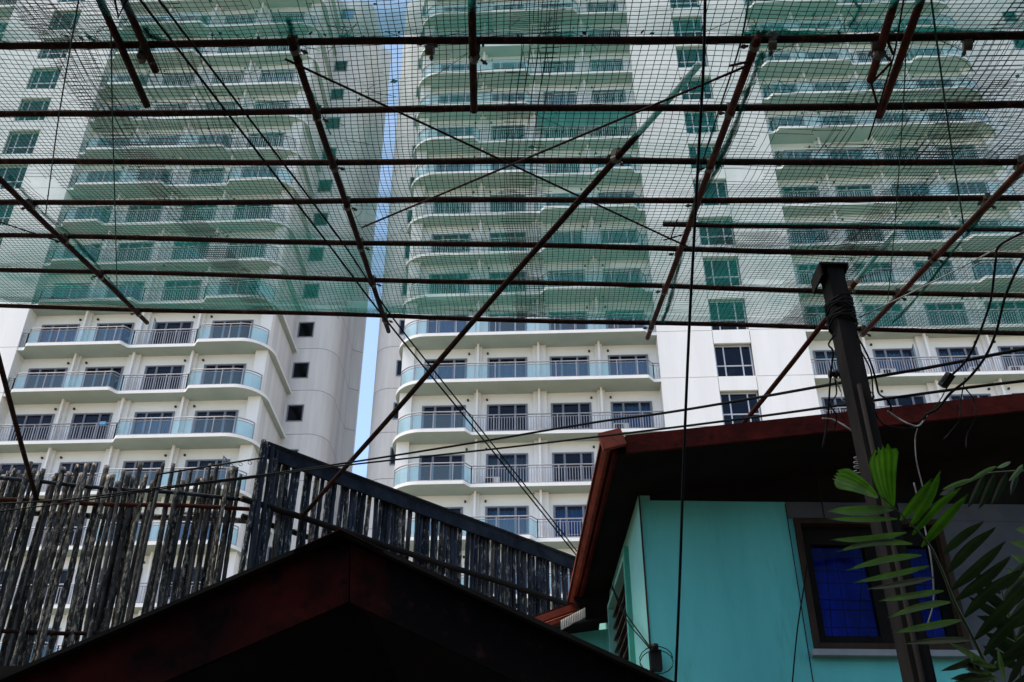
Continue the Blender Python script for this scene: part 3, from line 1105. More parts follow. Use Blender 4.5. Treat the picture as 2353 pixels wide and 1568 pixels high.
dd = d_bar(2030, 90) - 0.09
rod([at(2028, 66, dd), at(2052, 125, dd + 0.1)], 0.008, 'rust_red')
rod([at(2050, 142, dd + 0.15), at(2002, 192, dd + 0.3), at(2016, 242, dd + 0.45)], 0.008, 'rust_red')
rod([at(2078, -10, dd - 0.4), at(2056, 122, dd + 0.1), at(2006, 290, dd + 0.5), at(1995, 322, dd + 0.55)], 0.0055)
rod([at(262, -8, dd - 0.35), at(272, 40, dd - 0.2), at(291, 0, dd - 0.3)], 0.008)
# crossed tie rods in the canopy
rod([cp(655, 136, -0.09), cp(1594, 574, -0.09)], 0.0085)
rod([cp(832, 523, -0.11), cp(1716, 152, -0.11), cp(1724, 146, -0.10), cp(1716, 143, -0.09), cp(1675, 152, -0.09)], 0.0085)
rod([cp(0, 511, -0.06), cp(150, 560, -0.06)], 0.006)
rod([cp(1540, 552, -0.05), cp(1556, 505, -0.05)], 0.006)
rod([cp(1525, 552, -0.05), cp(1568, 540, -0.05)], 0.006)

# long struts: clamped to a bar, foot on the fence or roof below
def strut(top_px, clamp_px, foot_px, foot_d, r=PR_, mat='rust'):
    c_ = cp(*clamp_px, -0.06)
    f = at(*foot_px, foot_d)
    w = (c_ - f)
    # carry on above the clamp until the pixel row of top_px
    best = 0
    for i in range(0, 120):
        q = c_ + w * (i / 120)
        if proj(q)[1] <= top_px[1]:
            best = i / 120
            break
    pipe(c_ + w * 0.045, f, mat, r)
    pipe(c_ + w * best, c_ + w * 0.046, 'palepipe', r)
    coupler(c_ + CN * 0.05, 0.7)


FA_, FB_ = at(0, 1088, 11.6), at(570, 1088, 12.2)           # line of the bamboo fence
SA_, SB_ = at(605, 1018, 11.9), at(1335, 1290, 14.6)        # line of the bamboo screen


def on_fence(u, v, a, b_, off=0.0):
    d = Vector((b_.x - a.x, b_.y - a.y, 0)).normalized()
    n_ = Vector((-d.y, d.x, 0))
    return on_plane(u, v, a - n_ * off, n_)


strut((1602, 150), (1415, 366), (692, 1190), proj(on_fence(692, 1190, SA_, SB_, 0.10))[2])
strut((2072, 535), (1954, 664), (1696, 988), 10.6, mat='rust_red')
pipe(at(-12, 790, 9.3), on_fence(84, 1148, FA_, FB_, 0.09), 'rust')

# ------------------------------------------------------------------ wire mesh and green net on the canopy
s_lo, s_hi, t_lo = -5.2, 5.4, -1.9
t_hi_at = lambda s: 0.0
bar_ts = []
for a, b_ in BARS:
    sa, sb = st(cp(*a)), st(cp(*b_))
    bar_ts.append((sa, sb))


def bar_t(i, s):
    (s0, t0), (s1, t1) = bar_ts[i]
    return t0 + (t1 - t0) * (s - s0) / (s1 - s0)


def sag(s, t):
    # the mesh rests on the bars and hangs a little between them
    ks_ = [t_lo - 0.6] + [bar_t(i, s) for i in range(len(BARS))]
    z_ = 0.0
    for q0, q1 in zip(ks_, ks_[1:]):
        if q0 <= t <= q1:
            f = (t - q0) / max(1e-3, q1 - q0)
            z_ = -0.16 * (q1 - q0) * f * (1 - f)
    return z_ + 0.028 + 0.018 * noise.noise(Vector((s * 0.9, t * 0.9, 3.1))) + 0.01 * noise.noise(Vector((s * 3.1, t * 3.1, 8.1)))


def warp(s, t):
    n1 = noise.noise(Vector((s * 0.35, t * 0.35, 1.7)))
    n2 = noise.noise(Vector((s * 0.35 + 9, t * 0.35, 5.7)))
    n3 = noise.noise(Vector((s * 2.2, t * 2.2, 2.7)))
    return s + 0.16 * n1 + 0.018 * n3, t + 0.18 * n2 + 0.016 * n3


wire = MB()


def wire_line(pts, r):
    """three sided wire"""
    n0 = len(wire.v)
    k = len(pts)
    for i, p in enumerate(pts):
        d = (pts[min(i + 1, k - 1)] - pts[max(i - 1, 0)]).normalized()
        a = d.cross(CN).normalized()
        for c1, c2 in ((1.0, -0.5), (-1.0, -0.5), (0.0, 1.1)):
            wire.v.append(tuple(p + a * (r * c1) + CN * (r * c2)))
    for i in range(k - 1):
        for q in range(3):
            q2 = (q + 1) % 3
            wire.f.append((n0 + i * 3 + q, n0 + i * 3 + q2, n0 + i * 3 + 3 + q2, n0 + i * 3 + 3 + q))
            wire.m.append(0)


def in_view(p, mu=130):
    u, v, d = proj(p)
    if noise.noise(p * 2.3) > 0.62:
        return False
    return -mu < u < VW + mu and -mu < v < 900


def mesh_sheet(s0, s1, t0, tfar, cell, r, jit, ragged=0.0, ph=0.0):
    """tfar(s): far edge of the sheet"""
    ns = int((s1 - s0) / cell)
    for i in range(ns + 1):
        s = s0 + i * cell + random.uniform(-jit, jit)
        te = tfar(s) + random.uniform(-ragged, ragged)
        n = max(2, int((te - t0) / 0.16))
        run = []
        for j in range(n + 1):
            t = t0 + (te - t0) * j / n
            ws, wt = warp(s + ph, t)
            p = ts(ws - ph, wt if t < te - 0.3 else t, sag(ws, min(wt, te)))
            if in_view(p):
                run.append(p)
            else:
                if len(run) > 1:
                    wire_line(run, r)
                run = []
        if len(run) > 1:
            wire_line(run, r)
    t = t0
    tm = max(tfar(s0), tfar(s1))
    while t < tm:
        tt = t + random.uniform(-jit, jit)
        n = int((s1 - s0) / 0.18) + 1
        run = []
        e0, e1x = s0 - random.uniform(0, ragged), s1 + random.uniform(0, ragged)
        for j in range(n + 1):
            s = e0 + (e1x - e0) * j / n
            ws, wt = warp(s + ph, tt)
            if tt > tfar(s):
                p = None
            else:
                p = ts(ws - ph, wt if tt < tfar(s) - 0.3 else tt, sag(ws, wt))
            if p is not None and in_view(p):
                run.append(p)
            else:
                if len(run) > 1:
                    wire_line(run, r)
                run = []
        if len(run) > 1:
            wire_line(run, r)
        t += cell


far = lambda s: bar_t(6, s) + 0.02
WR = 0.0021
seams = [-7.4, st(cp(430, 500))[0], st(cp(1215, 450))[0], st(cp(2080, 400))[0], 7.6]
for q in range(len(seams) - 1):
    mesh_sheet(seams[q] - (0.10 if q else 0), seams[q + 1] + 0.16, t_lo, far, 0.047, WR, 0.004, 0.05, ph=q * 0.37)
# loose offcuts laid over the sheets
for (u, v, ds, dt) in ((1150, 150, 0.25, 0.12), (2180, 300, 0.8, 0.5), (1860, 560, 0.7, 0.25), (330, 200, 0.5, 0.9)):
    sc0, tc0 = st(cp(u, v))
    mesh_sheet(sc0 - ds, sc0 + ds, tc0 - dt, lambda s, tc0=tc0, dt=dt: tc0 + dt, 0.05, WR, 0.008, 0.10, ph=3.3)
# loose wire ends
for i in range(70):
    uu, vv = random.uniform(0, 2353), random.choice((random.uniform(55, 100), random.uniform(100, 720)))
    p_ = cp(uu, vv, 0.03)
    wire_line([p_, p_ + BDo * random.uniform(-0.12, 0.12) + RD * random.uniform(-0.1, 0.1), p_ + BDo * random.uniform(-0.2, 0.2) + RD * random.uniform(-0.2, 0.2) - CN * random.uniform(0, 0.05)], WR)
wo = wire.build('wire_mesh', M['wire'])
tag(wo, 'black welded wire mesh laid over the scaffold pipes overhead', 'mesh')

# green shade net
def net_sheet(name, s0, s1, t0f, t1f, ns, nt, dens, mat, lift=0.012, parent=None, crumple=0.0, fall=None):
    m = MB()
    dv = []
    for i in range(ns + 1):
        s = s0 + (s1 - s0) * i / ns
        for j in range(nt + 1):
            f = j / nt
            ta, tb = t0f(s), t1f(s)
            t = ta + (tb - ta) * f
            l = sag(s, t) + lift
            if crumple:
                l += crumple * noise.noise(Vector((s * 4.0, t * 5.0, 6.0))) + 0.4 * crumple * noise.noise(Vector((s * 13.0, t * 13.0, 2.0)))
            if fall:
                l += fall(s, f)
            m.v.append(tuple(ts(s, t, l)))
            dv.append(dens(s, t, f))
    for i in range(ns):
        for j in range(nt):
            a = i * (nt + 1) + j
            m.f.append((a, a + nt + 1, a + nt + 2, a + 1)); m.m.append(0)
    me = m.mesh(name, M[mat], True)
    at_ = me.attributes.new('dens', 'FLOAT', 'POINT')
    at_.data.foreach_set('value', dv)
    return link(name, me, parent)


def dens_main(s, t, f):
    ft = max(0.0, min(1.0, (t - bar_t(3, s)) / (bar_t(6, s) - bar_t(3, s))))
    left = max(0.0, min(1.0, 0.55 - s * 0.12))
    n_ = 0.5 + 0.5 * noise.noise(Vector((s * 0.6, t * 0.6, 4.4)))
    return 0.24 + 0.18 * n_ + ft * (0.10 + 0.26 * left)


net_o = net_sheet('shade_net', -7.5, 7.7, lambda s: t_lo - 0.2, lambda s: bar_t(6, s) + 0.015, 130, 60, dens_main, 'net')
tag(net_o, 'green shade netting spread over the scaffold with the towers showing through', 'net')
# doubled and bunched netting, parts of the net
net_sheet('net_fold', -6.2, 6.8, lambda s: bar_t(0, s) - 0.34 - 0.12 * noise.noise(Vector((s * 1.1, 0, 0))), lambda s: bar_t(0, s) + 0.01, 160, 8,
          lambda s, t, f: 0.16 + 0.50 * f * (0.6 + 0.8 * abs(noise.noise(Vector((s * 0.7, 3, 0))))), 'net', 0.02, net_o, 0.03)
net_sheet('net_fold', st(cp(640, 95))[0], st(cp(1130, 95))[0], lambda s: bar_t(0, s) - 0.42, lambda s: bar_t(0, s) + 0.02, 80, 10,
          lambda s, t, f: 0.12 + 0.42 * f, 'net', 0.03, net_o, 0.05)


def bunch(pts, w, n, mat, dens, name='net_roll'):
    """crumpled strips of netting twisted along a line"""
    m = MB()
    dv = []
    P = smooth_path(pts, 10)
    k = len(P)
    for q in range(n):
        ph, tw = random.random() * 6.28, random.uniform(2, 5)
        base = len(m.v)
        for i, p in enumerate(P):
            a = ph + tw * i / k * 3
            ww = w * (0.6 + 0.8 * abs(noise.noise(Vector((i * 0.31, q * 3.3, 1.0)))))
            off = (BDo * math.cos(a) + CN * math.sin(a)) * ww
            jit = Vector((noise.noise(Vector((i * .5, q, 0))), noise.noise(Vector((i * .5, q, 5))), noise.noise(Vector((i * .5, q, 9))))) * w
            m.v += [tuple(p + off + jit), tuple(p - off * 0.6 + jit)]
            dv += [dens * random.uniform(0.6, 1.2)] * 2
        for i in range(k - 1):
            a = base + 2 * i
            m.f.append((a, a + 1, a + 3, a + 2)); m.m.append(0)
    me = m.mesh(name, M[mat], True)
    at_ = me.attributes.new('dens', 'FLOAT', 'POINT')
    at_.data.foreach_set('value', dv)
    return link(name, me, net_o)


bunch([cp(630, 92, 0.03), cp(800, 96, 0.04), cp(1010, 92, 0.03)], 0.022, 4, 'netdark', 0.6)
bunch([cp(1710, 78, 0.04), cp(1790, 74, 0.06), cp(1900, 84, 0.03)], 0.035, 5, 'netdark', 0.75)
bunch([cp(2040, 72, 0.04), cp(2120, 70, 0.05), cp(2353, 78, 0.03)], 0.022, 5, 'netdark', 0.7)
bunch([cp(1752, 120, 0.0), cp(1722, 200, -0.02), cp(1672, 330, -0.02), cp(1620, 440, 0.0), cp(1590, 490, 0.0), cp(1540, 690, -0.01), cp(1520, 745, 0.0)], 0.030, 5, 'netdark', 0.55)
bunch([cp(2353, 395, -0.02), cp(2270, 480, -0.02), cp(2180, 590, -0.02), cp(2110, 680, -0.03), cp(2050, 745, -0.02)], 0.018, 4, 'netdark', 0.65)
bunch([cp(20, 405, 0), cp(100, 490, 0.0), cp(180, 560, 0.0), cp(290, 690, 0.0)], 0.028, 4, 'netdark', 0.45)
bunch([cp(690, 160, 0), cp(730, 240, 0.0), cp(760, 310, 0.0)], 0.012, 3, 'netdark', 0.6)
bunch([cp(330, 60, 0.02), cp(345, 80, 0.03), cp(385, 96, 0.03)], 0.03, 4, 'netdark', 0.6)
bunch([cp(660, 40, 0.02), cp(668, 66, 0.03), cp(672, 96, 0.0)], 0.03, 4, 'net', 0.7)
bunch([cp(1960, -5, 0.02), cp(1975, 25, 0.03), cp(1950, 60, 0.03)], 0.02, 4, 'netdark', 0.6)

# dry leaves and dirt caught on the net
lt = MB()
for i in range(130):
    uu = random.uniform(-20, 2370)
    vv = random.choice((random.uniform(70, 96), random.uniform(70, 96), random.uniform(0, 720)))
    p_ = cp(uu, vv, 0.035)
    a_, w_l = random.random() * 6.28, random.uniform(0.008, 0.02)
    d1 = (BDo * math.cos(a_) + RD * math.sin(a_)) * w_l * 1.6
    d2 = (BDo * -math.sin(a_) + RD * math.cos(a_)) * w_l * 0.7 + CN * w_l * 0.4
    lt.quad(p_ - d1, p_ - d2, p_ + d1, p_ + d2)
tag(lt.build('leaf_litter', M['litter']), 'dry leaves and dirt caught on the netting overhead', 'leaves', kind='stuff')

# strings hanging in the canopy
def cable(pts, r, label, mat='cable', name='cable', cat='cable', group=None, per=7):
    o = MB().tube(smooth_path(pts, per), r, 6).build(name, M[mat], None, True)
    return tag(o, label, cat, group)


cable([cp(186, -30, -0.02), cp(160, 120, -0.04), cp(132, 290, -0.03), cp(105, 492, -0.02)], 0.005, 'dark green string leaning across the net at far left', 'string', 'string', 'string')
cable([cp(255, 55, -0.02), cp(258, 250, -0.04), cp(264, 470, -0.03), cp(269, 662, -0.02)], 0.005, 'dark green string hanging straight down, second from the left', 'string', 'string', 'string')
cable([cp(2136, -30, -0.02), cp(2160, 150, -0.05), cp(2185, 330, -0.05), cp(2214, 515, -0.03)], 0.006, 'dark green string leaning right near the upper right corner', 'string', 'string', 'string')
cable([cp(2082, 120, -0.02), cp(2072, 300, -0.04), cp(2056, 520, -0.03), cp(2040, 694, -0.03)], 0.004, 'thin green string hanging left of the leaning one at upper right', 'string', 'string', 'string')
cable([cp(1726, -30, 0.01), cp(1700, 105, 0.0), cp(1650, 260, -0.01), cp(1605, 400, 0.0)], 0.006, 'dark green string beside the red rafter right of centre', 'string', 'string', 'string')

# ================================================================== overhead cables
cable([at(300, -30, 5.0), at(322, 0, 5.1), at(745, 549, 7.0), at(900, 752, 8.0), at(1120, 1022, 9.4), at(1337, 1292, 11.0)], 0.0075, 'black cable running diagonally to the gutter, the lower of a pair')
cable([at(342, -30, 5.0), at(365, 0, 5.1), at(778, 545, 7.0), at(908, 738, 8.0), at(1120, 1006, 9.4), at(1340, 1285, 11.0)], 0.0068, 'black cable running diagonally to the gutter, the upper of a pair')
cable([at(1621, -30, 4.2), at(1616, 160, 4.3), at(1606, 340, 4.4), at(1592, 600, 4.5), at(1583, 770, 4.55), at(1571, 1060, 4.6), at(1562, 1330, 4.6), at(1551, 1600, 4.6)], 0.0065, 'thick black cable hanging nearly straight down in front of the teal wall')
U1 = [(-40, 1160, 11.2), (154, 1148, 11.0), (357, 1122, 10.6), (600, 1092, 9.9), (823, 1060, 9.2), (1087, 1018, 8.4), (1360, 972, 7.5), (1529, 949, 7.0), (1740, 914, 6.3), (1942, 878, 5.6), (2150, 842, 5.2), (2400, 792, 4.9)]
U2 = [(-40, 1180, 11.2), (154, 1156, 11.0), (357, 1126, 10.6), (600, 1096, 9.9), (765, 1073, 9.3), (1108, 1035, 8.3), (1255, 1018, 7.9), (1529, 985, 7.0), (1740, 958, 6.3), (1942, 930, 5.6), (2194, 895, 5.1), (2400, 870, 4.9)]
cable([at(*p) for p in U1], 0.0085, 'upper of two black cables crossing the view from the fence to the post')
cable([at(*p) for p in U2], 0.0075, 'lower of two black cables crossing the view from the fence to the post')
cable([at(364, 1090, 11.2), at(480, 1072, 11.3), at(606, 1052, 11.3)], 0.010, 'short black cable tied from the bamboo poles to the screen corner')
curl = [at(500 + i * 3.2 + 9 * math.sin(i * 0.95), 1068 + 11 * (1 - math.cos(i * 0.95)) * 0.5 - i * 0.5, 11.25) for i in range(34)]
cable(curl, 0.003, 'thin curly wire looping below the short cable at the fence', per=2)

# ================================================================== bamboo fence and bamboo screen
def pole_mesh(mat, seed, nodes=9, L=4.0):
    rn = random.Random(seed)
    pts, rads = [], []
    n = 44
    nd = [rn.uniform(0, 0.3) + i * L / nodes for i in range(nodes + 1)]
    for i in range(n + 1):
        z_ = L * i / n
        b_ = max(math.exp(-((z_ - q) / 0.035) ** 2) for q in nd)
        pts.append(Vector((0.012 * math.sin(z_ * 1.7 + seed), 0.012 * math.cos(z_ * 1.3 + seed * 2), z_)))
        rads.append(0.034 * (1 + 0.16 * b_) * (1 - 0.03 * z_))
    return MB().tube(pts, 0.034, 9, True, rads).mesh('bamboo_pole', M[mat], True)


POLES = [pole_mesh('bamboo', i * 3 + 1) for i in range(6)]
POLESB = [pole_mesh('bamboo_b', i * 5 + 2) for i in range(6)]


def pole(parent, top, length, me, rad=1.0, lean=(0, 0)):
    base = top - Vector((lean[0] * length, lean[1] * length, length))
    d = (top - base).normalized()
    q = Vector((0, 0, 1)).rotation_difference(d).to_matrix().to_4x4()
    T = Matrix.Translation(base) @ q @ Matrix.Rotation(random.random() * 6.28, 4, 'Z') @ Matrix.Diagonal((rad, rad, length / 4.0, 1))
    link('bamboo_pole', me, parent, T)


FD0, FD1 = 11.6, 12.2
fence_d = lambda u: FD0 + (FD1 - FD0) * u / 570.0
bf = thing('bamboo_fence', at(250, 1500, 11.9), 'weathered bamboo pole fence with uneven tops at lower left', 'fence')
u = -60.0
pi_ = 0
while u < 536:
    # pixel column at the height of the rail
    d = fence_d(u)
    top = at(u + 22, 1088 + random.uniform(-22, 24) - (6 if random.random() < .2 else 0), d + random.choice((0.05, 0.05, -0.06)))
    pole(bf, top, 2.45, POLES[pi_ % 6], random.uniform(0.62, 1.05), (random.uniform(-0.012, 0.012) - 0.006, 0))
    pi_ += 1
    u += random.choice((7.0, 8.0, 9.0, 10.0, 12.0)) + (6 if random.random() < 0.12 else 0)


def rail(parent, a, b_, r, mat, name='rail'):
    return MB().tube([a.lerp(b_, i / 8) + Vector((0, 0, 0.01 * math.sin(i * 1.3))) for i in range(9)], r, 9).build(name, M[mat], parent, True)


F_ = lambda u_, v_, o_: on_fence(u_, v_, FA_, FB_, o_)
rail(bf, F_(-60, 1095, 0.062), F_(566, 1148, 0.062), 0.022, 'bamboo_b')
rail(bf, F_(-60, 1147, 0.066), F_(575, 1169, 0.066), 0.024, 'rust_red', 'pipe_rail')
rail(bf, F_(-60, 1176, -0.12), F_(570, 1196, -0.12), 0.034, 'bamboo')
rail(bf, F_(-60, 1452, 0.066), F_(380, 1457, 0.066), 0.022, 'rust', 'pipe_rail')

SD0, SD1 = 11.9, 14.6
bs = thing('bamboo_screen', at(900, 1450, 13), 'blue-black bamboo screen under a sloping board, beside the bamboo fence', 'fence')


def sd(u):
    # straight in plan: interpolate 1/depth
    f = (u - 600) / 735.0
    return 1.0 / ((1 - f) / SD0 + f / SD1)


top_v = lambda u: 1018 + (u - 605) * 0.3735
u = 640.0
while u < 1352:
    if not (1062 < u < 1072 or 905 < u < 0):
        t_ = at(u, top_v(u) + 12, sd(u) + 0.04)
        pole(bs, t_, 2.6, POLESB[pi_ % 6] if random.random() < 0.75 else POLES[pi_ % 6], random.uniform(0.8, 1.1) * 1.0, (random.uniform(-0.006, 0.006), 0))
    pi_ += 1
    k_ = 10.3 * 12.0 / sd(u)
    u += k_ * random.uniform(0.86, 1.12) + (8 if (random.random() < (0.30 if u < 790 else 0.04)) else 0)
for (uu, vv, rr) in ((603, 1012, 1.0), (615, 1016, 1.15), (626, 1024, 0.8), (634, 1034, 0.9)):
    pole(bs, at(uu, vv, sd(uu) - 0.05), 2.65, POLESB[pi_ % 6], rr)
    pi_ += 1


def board(parent, a, b_, h, t, mat, name):
    """plank from a to b: h downwards, t thick away from the camera"""
    dx = (b_ - a).normalized()
    nrm = Vector((-dx.y, dx.x, 0)).normalized()
    if nrm.y < 0:
        nrm = -nrm
    m = MB()
    m.slab([a, b_, b_ - Vector((0, 0, h)), a - Vector((0, 0, h))], nrm * t)
    return m.build(name, M[mat], parent)


ta, tb = at(618, 1024, sd(618) - 0.06), at(1352, 1297, sd(1352) - 0.06)
board(bs, ta, tb, 0.155, 0.03, 'beam', 'top_board')
cap = MB()
cap.slab([ta + Vector((0, -0.04, 0.012)), tb + Vector((0, -0.04, 0.012)), tb + Vector((0, 0.16, 0.03)), ta + Vector((0, 0.16, 0.03))], (0, 0, 0.02))
cap.build('cap_board', M['beam'], bs)
rail(bs, on_fence(556, 1146, SA_, SB_, 0.03), on_fence(1350, 1404, SA_, SB_, 0.03), 0.036, 'dark', 'rail')
rail(bs, on_fence(556, 1186, SA_, SB_, -0.14), on_fence(1350, 1448, SA_, SB_, -0.14), 0.032, 'dark', 'rail')

# terrace building the fence stands on
tb_ = thing('terrace_house', at(500, 1560, 13), 'dark plastered terrace wall at the foot of the bamboo fence, lower left corner', 'house')
q = MB()
ty_ = 10.25
zt_ = on_plane(60, 1560, Vector((0, ty_, 0)), Vector((0, 1, 0))).z
q.box(-9, 3.0, ty_, 24, 0, zt_)
q.build('wall', M['plaster'], tb_)
q = MB()
q.box(-9.1, 3.1, ty_ - 0.1, ty_ + 0.06, zt_ + 0.001, zt_ + 0.10)
q.build('coping', M['dark'], tb_)

# ================================================================== near porch roof (gable end towards us)
GY = 4.75
gp = lambda u, v, y=GY: on_plane(u, v, Vector((0, y, 0)), Vector((0, 1, 0)))
ph_ = thing('porch_house', gp(800, 1500), 'dark gabled porch with red brown barge boards in the foreground', 'house')
apex, lend, rend = gp(787, 1236), gp(-260, 1688), gp(1700, 1656)
iapex, il, ir = gp(801, 1383), gp(-260, 1842), gp(1700, 1812)
apm = gp(803, 1240)
q = MB()
q.slab([apex, Vector((apm.x, GY, apex.z - 0.03)), iapex, il, lend], (0, 0.035, 0))
q.build('barge_board', M['barge'], ph_)
ap2 = Vector((apm.x + 0.006, GY, apex.z - 0.03))
i2 = Vector((iapex.x + 0.006, GY, iapex.z))


def blackish_mat():
    """red board turning near-black from a ragged line outwards"""
    m, nt, out = new_mat('blackish_red_board')
    b = N(nt, 'ShaderNodeBsdfPrincipled', Roughness=0.88)
    b.inputs['Specular IOR Level'].default_value = 0.06
    tc = N(nt, 'ShaderNodeTexCoord')
    sp = N(nt, 'ShaderNodeSeparateXYZ')
    nt.links.new(tc.outputs['Object'], sp.inputs[0])
    n1 = N(nt, 'ShaderNodeTexNoise', Scale=5.0, Detail=8.0, Roughness=0.7)
    nt.links.new(tc.outputs['Object'], n1.inputs['Vector'])
    mu = N(nt, 'ShaderNodeMath', operation='MULTIPLY_ADD')
    nt.links.new(n1.outputs['Fac'], mu.inputs[0])
    mu.inputs[1].default_value = 0.9
    nt.links.new(sp.outputs[0], mu.inputs[2])
    mr = N(nt, 'ShaderNodeMapRange')
    mr.inputs['From Min'].default_value = ap2.x + 0.50
    mr.inputs['From Max'].default_value = ap2.x + 0.72
    nt.links.new(mu.outputs[0], mr.inputs['Value'])
    r1 = ramp(nt, n1.outputs['Fac'], [(0.35, (0.010, 0.002, 0.0015)), (0.65, (0.055, 0.006, 0.004))])
    n2 = N(nt, 'ShaderNodeTexNoise', Scale=9.0, Detail=8.0, Roughness=0.75)
    nt.links.new(tc.outputs['Object'], n2.inputs['Vector'])
    r2 = ramp(nt, n2.outputs['Fac'], [(0.55, (0.0025, 0.002, 0.002)), (0.68, (0.022, 0.009, 0.006))])
    mx = N(nt, 'ShaderNodeMix', data_type='RGBA')
    nt.links.new(mr.outputs['Result'], mx.inputs[0])
    nt.links.new(r1.outputs['Color'], mx.inputs[6])
    nt.links.new(r2.outputs['Color'], mx.inputs[7])
    nt.links.new(mx.outputs[2], b.inputs['Base Color'])
    nt.links.new(b.outputs['BSDF'], out.inputs['Surface'])
    return m


M['bargeblack'] = blackish_mat()
q = MB()
q.slab([ap2, rend, ir, i2], (0, 0.035, 0))
q.build('barge_board', M['bargeblack'], ph_)
# roof sheets (corrugated), verge flashing, ridge cap
GB = 10.1


def roof_sheet(a, b_, y0, y1, lift, mat, name, n=10):
    m = MB()
    L = (b_ - a).length
    d = (b_ - a).normalized()
    nrm = Vector((-d.z, 0, d.x))
    if nrm.z < 0:
        nrm = -nrm
    rows = []
    nn = int((y1 - y0) / 0.038)
    for j in range(nn + 1):
        y = y0 + (y1 - y0) * j / nn
        h = lift + 0.009 * math.cos(j * math.pi / 2 * 1.0)
        rows.append([a + nrm * h + Vector((0, y - GY, 0)), b_ + nrm * h + Vector((0, y - GY, 0))])
    for r0, r1 in zip(rows, rows[1:]):
        m.quad(r0[0], r0[1], r1[1], r1[0])
    return m.build(name, M[mat], ph_)


roof_sheet(apex, lend, GY - 0.05, GB, 0.012, 'tinred', 'roof_sheet')
roof_sheet(Vector((apex.x, GY, apex.z)), rend, GY - 0.05, GB, 0.012, 'tinred', 'roof_sheet')
q = MB()
cl_, cr_ = apex + (lend - apex).normalized() * 0.24, apex + (rend - apex).normalized() * 0.24
for y0_, y1_ in ((GY - 0.07, GB + 0.02),):
    up = Vector((0, 0, 0.016))
    q.slab([cl_ + up * 0.6 + Vector((0, y0_ - GY, 0)), apex + up * 1.2 + Vector((0, y0_ - GY, 0)), cr_ + up * 0.6 + Vector((0, y0_ - GY, 0)),
            apex + up * 0.9 + Vector((0, y0_ - GY, 0))], (0, y1_ - y0_, 0))
q.build('ridge_cap', M['tinred'], ph_)
for (a_, b_) in ((apex, lend), (apex, rend)):
    q = MB()
    up = Vector((0, 0, 0.022))
    q.slab([a_ + Vector((0, -0.055, 0)), b_ + Vector((0, -0.055, 0)), b_ + Vector((0, -0.055, 0)) + up, a_ + Vector((0, -0.055, 0)) + up], (0, 0.05, 0))
    q.build('verge_strip', M['dark'], ph_)
q = MB()                                  # dark interior under the roof: rafters, ceiling boards, back wall and sides
nrmL = Vector((0, 0, -0.10))
q.slab([apex + nrmL + Vector((0, 0.04, 0)), lend + nrmL + Vector((0, 0.04, 0)), lend + nrmL + Vector((0, GB - GY, 0)), apex + nrmL + Vector((0, GB - GY, 0))], (0, 0, 0.04))
q.slab([apex + nrmL + Vector((0, 0.04, 0)), rend + nrmL + Vector((0, 0.04, 0)), rend + nrmL + Vector((0, GB - GY, 0)), apex + nrmL + Vector((0, GB - GY, 0))], (0, 0, 0.04))
q.build('ceiling_board', M['dark'], ph_)
q = MB()
q.slab([Vector((lend.x, GB, 0)), Vector((lend.x, GB, lend.z)), Vector((apex.x, GB, apex.z)), Vector((rend.x, GB, rend.z)), Vector((rend.x, GB, 0))], (0, 0.1, 0))
q.build('back_wall', M['dark'], ph_)

# ================================================================== teal house
HPHI = math.radians(4.05)
hx, hy = Vector((math.cos(HPHI), math.sin(HPHI), 0)), Vector((-math.sin(HPHI), math.cos(HPHI), 0))
HO = at(1468, 1150, 9.0)
HT = Matrix.Translation(Vector((HO.x, HO.y, 0))) @ Matrix.Rotation(HPHI, 4, 'Z')      # house frame: x right, y back, z up
HTi = HT.inverted()


def hl(u, v, ly=None, lx=None):
    """pixel to house frame on the plane y = ly or x = lx"""
    if ly is not None:
        p = on_plane(u, v, HO + hy * ly, hy)
    else:
        p = on_plane(u, v, HO + hx * lx, hx)
    return HTi @ p


th = thing('teal_house', (HO.x + 1.5, HO.y + 2, 0), 'teal painted upper storey house with red gutter and fascia at lower right', 'house')


def hb(name, mat, parts, parent=th):
    m = MB()
    for p in parts:
        m.box(*p, T=HT)
    return m.build(name, M[mat], parent)


zt = hl(1468, 1150, ly=0).z
wl_, wr_ = hl(1822, 1193, ly=0), hl(2233, 1500, ly=0)
wx0, wx1, wz0, wz1 = wl_.x, wr_.x, wr_.z, wl_.z
xe, yb = 6.0, 5.2
tx = hl(1806, 1170, ly=0).x
hb('wall', 'teal', [(0.012, tx, 0, 0.1, 0, zt), (tx + 0.001, wx0, 0.001, 0.1, 0, wz1 - 0.0)])
hb('wall', 'teal', [(wx0 + 0.001, wx1, 0.002, 0.1, 0, wz0)])
hb('board', 'greyboard', [(tx + 0.004, xe, 0.003, 0.1, wz1 + 0.003, zt + 0.004)])
hb('board', 'greyboard', [(wx1 + 0.002, xe, 0.0015, 0.1, 0, wz1)])
hb('corner_strip', 'brownwood', [(0.0, 0.011, -0.006, 0.02, 0, zt + 0.3)])
hb('joint_strip', 'brownwood', [(tx - 0.004, tx + 0.003, -0.004, 0.0, wz1 - 1.6, zt - 0.02), (tx + 0.32, tx + 0.327, -0.003, 0.0, wz1 + 0.01, zt + 0.2)])
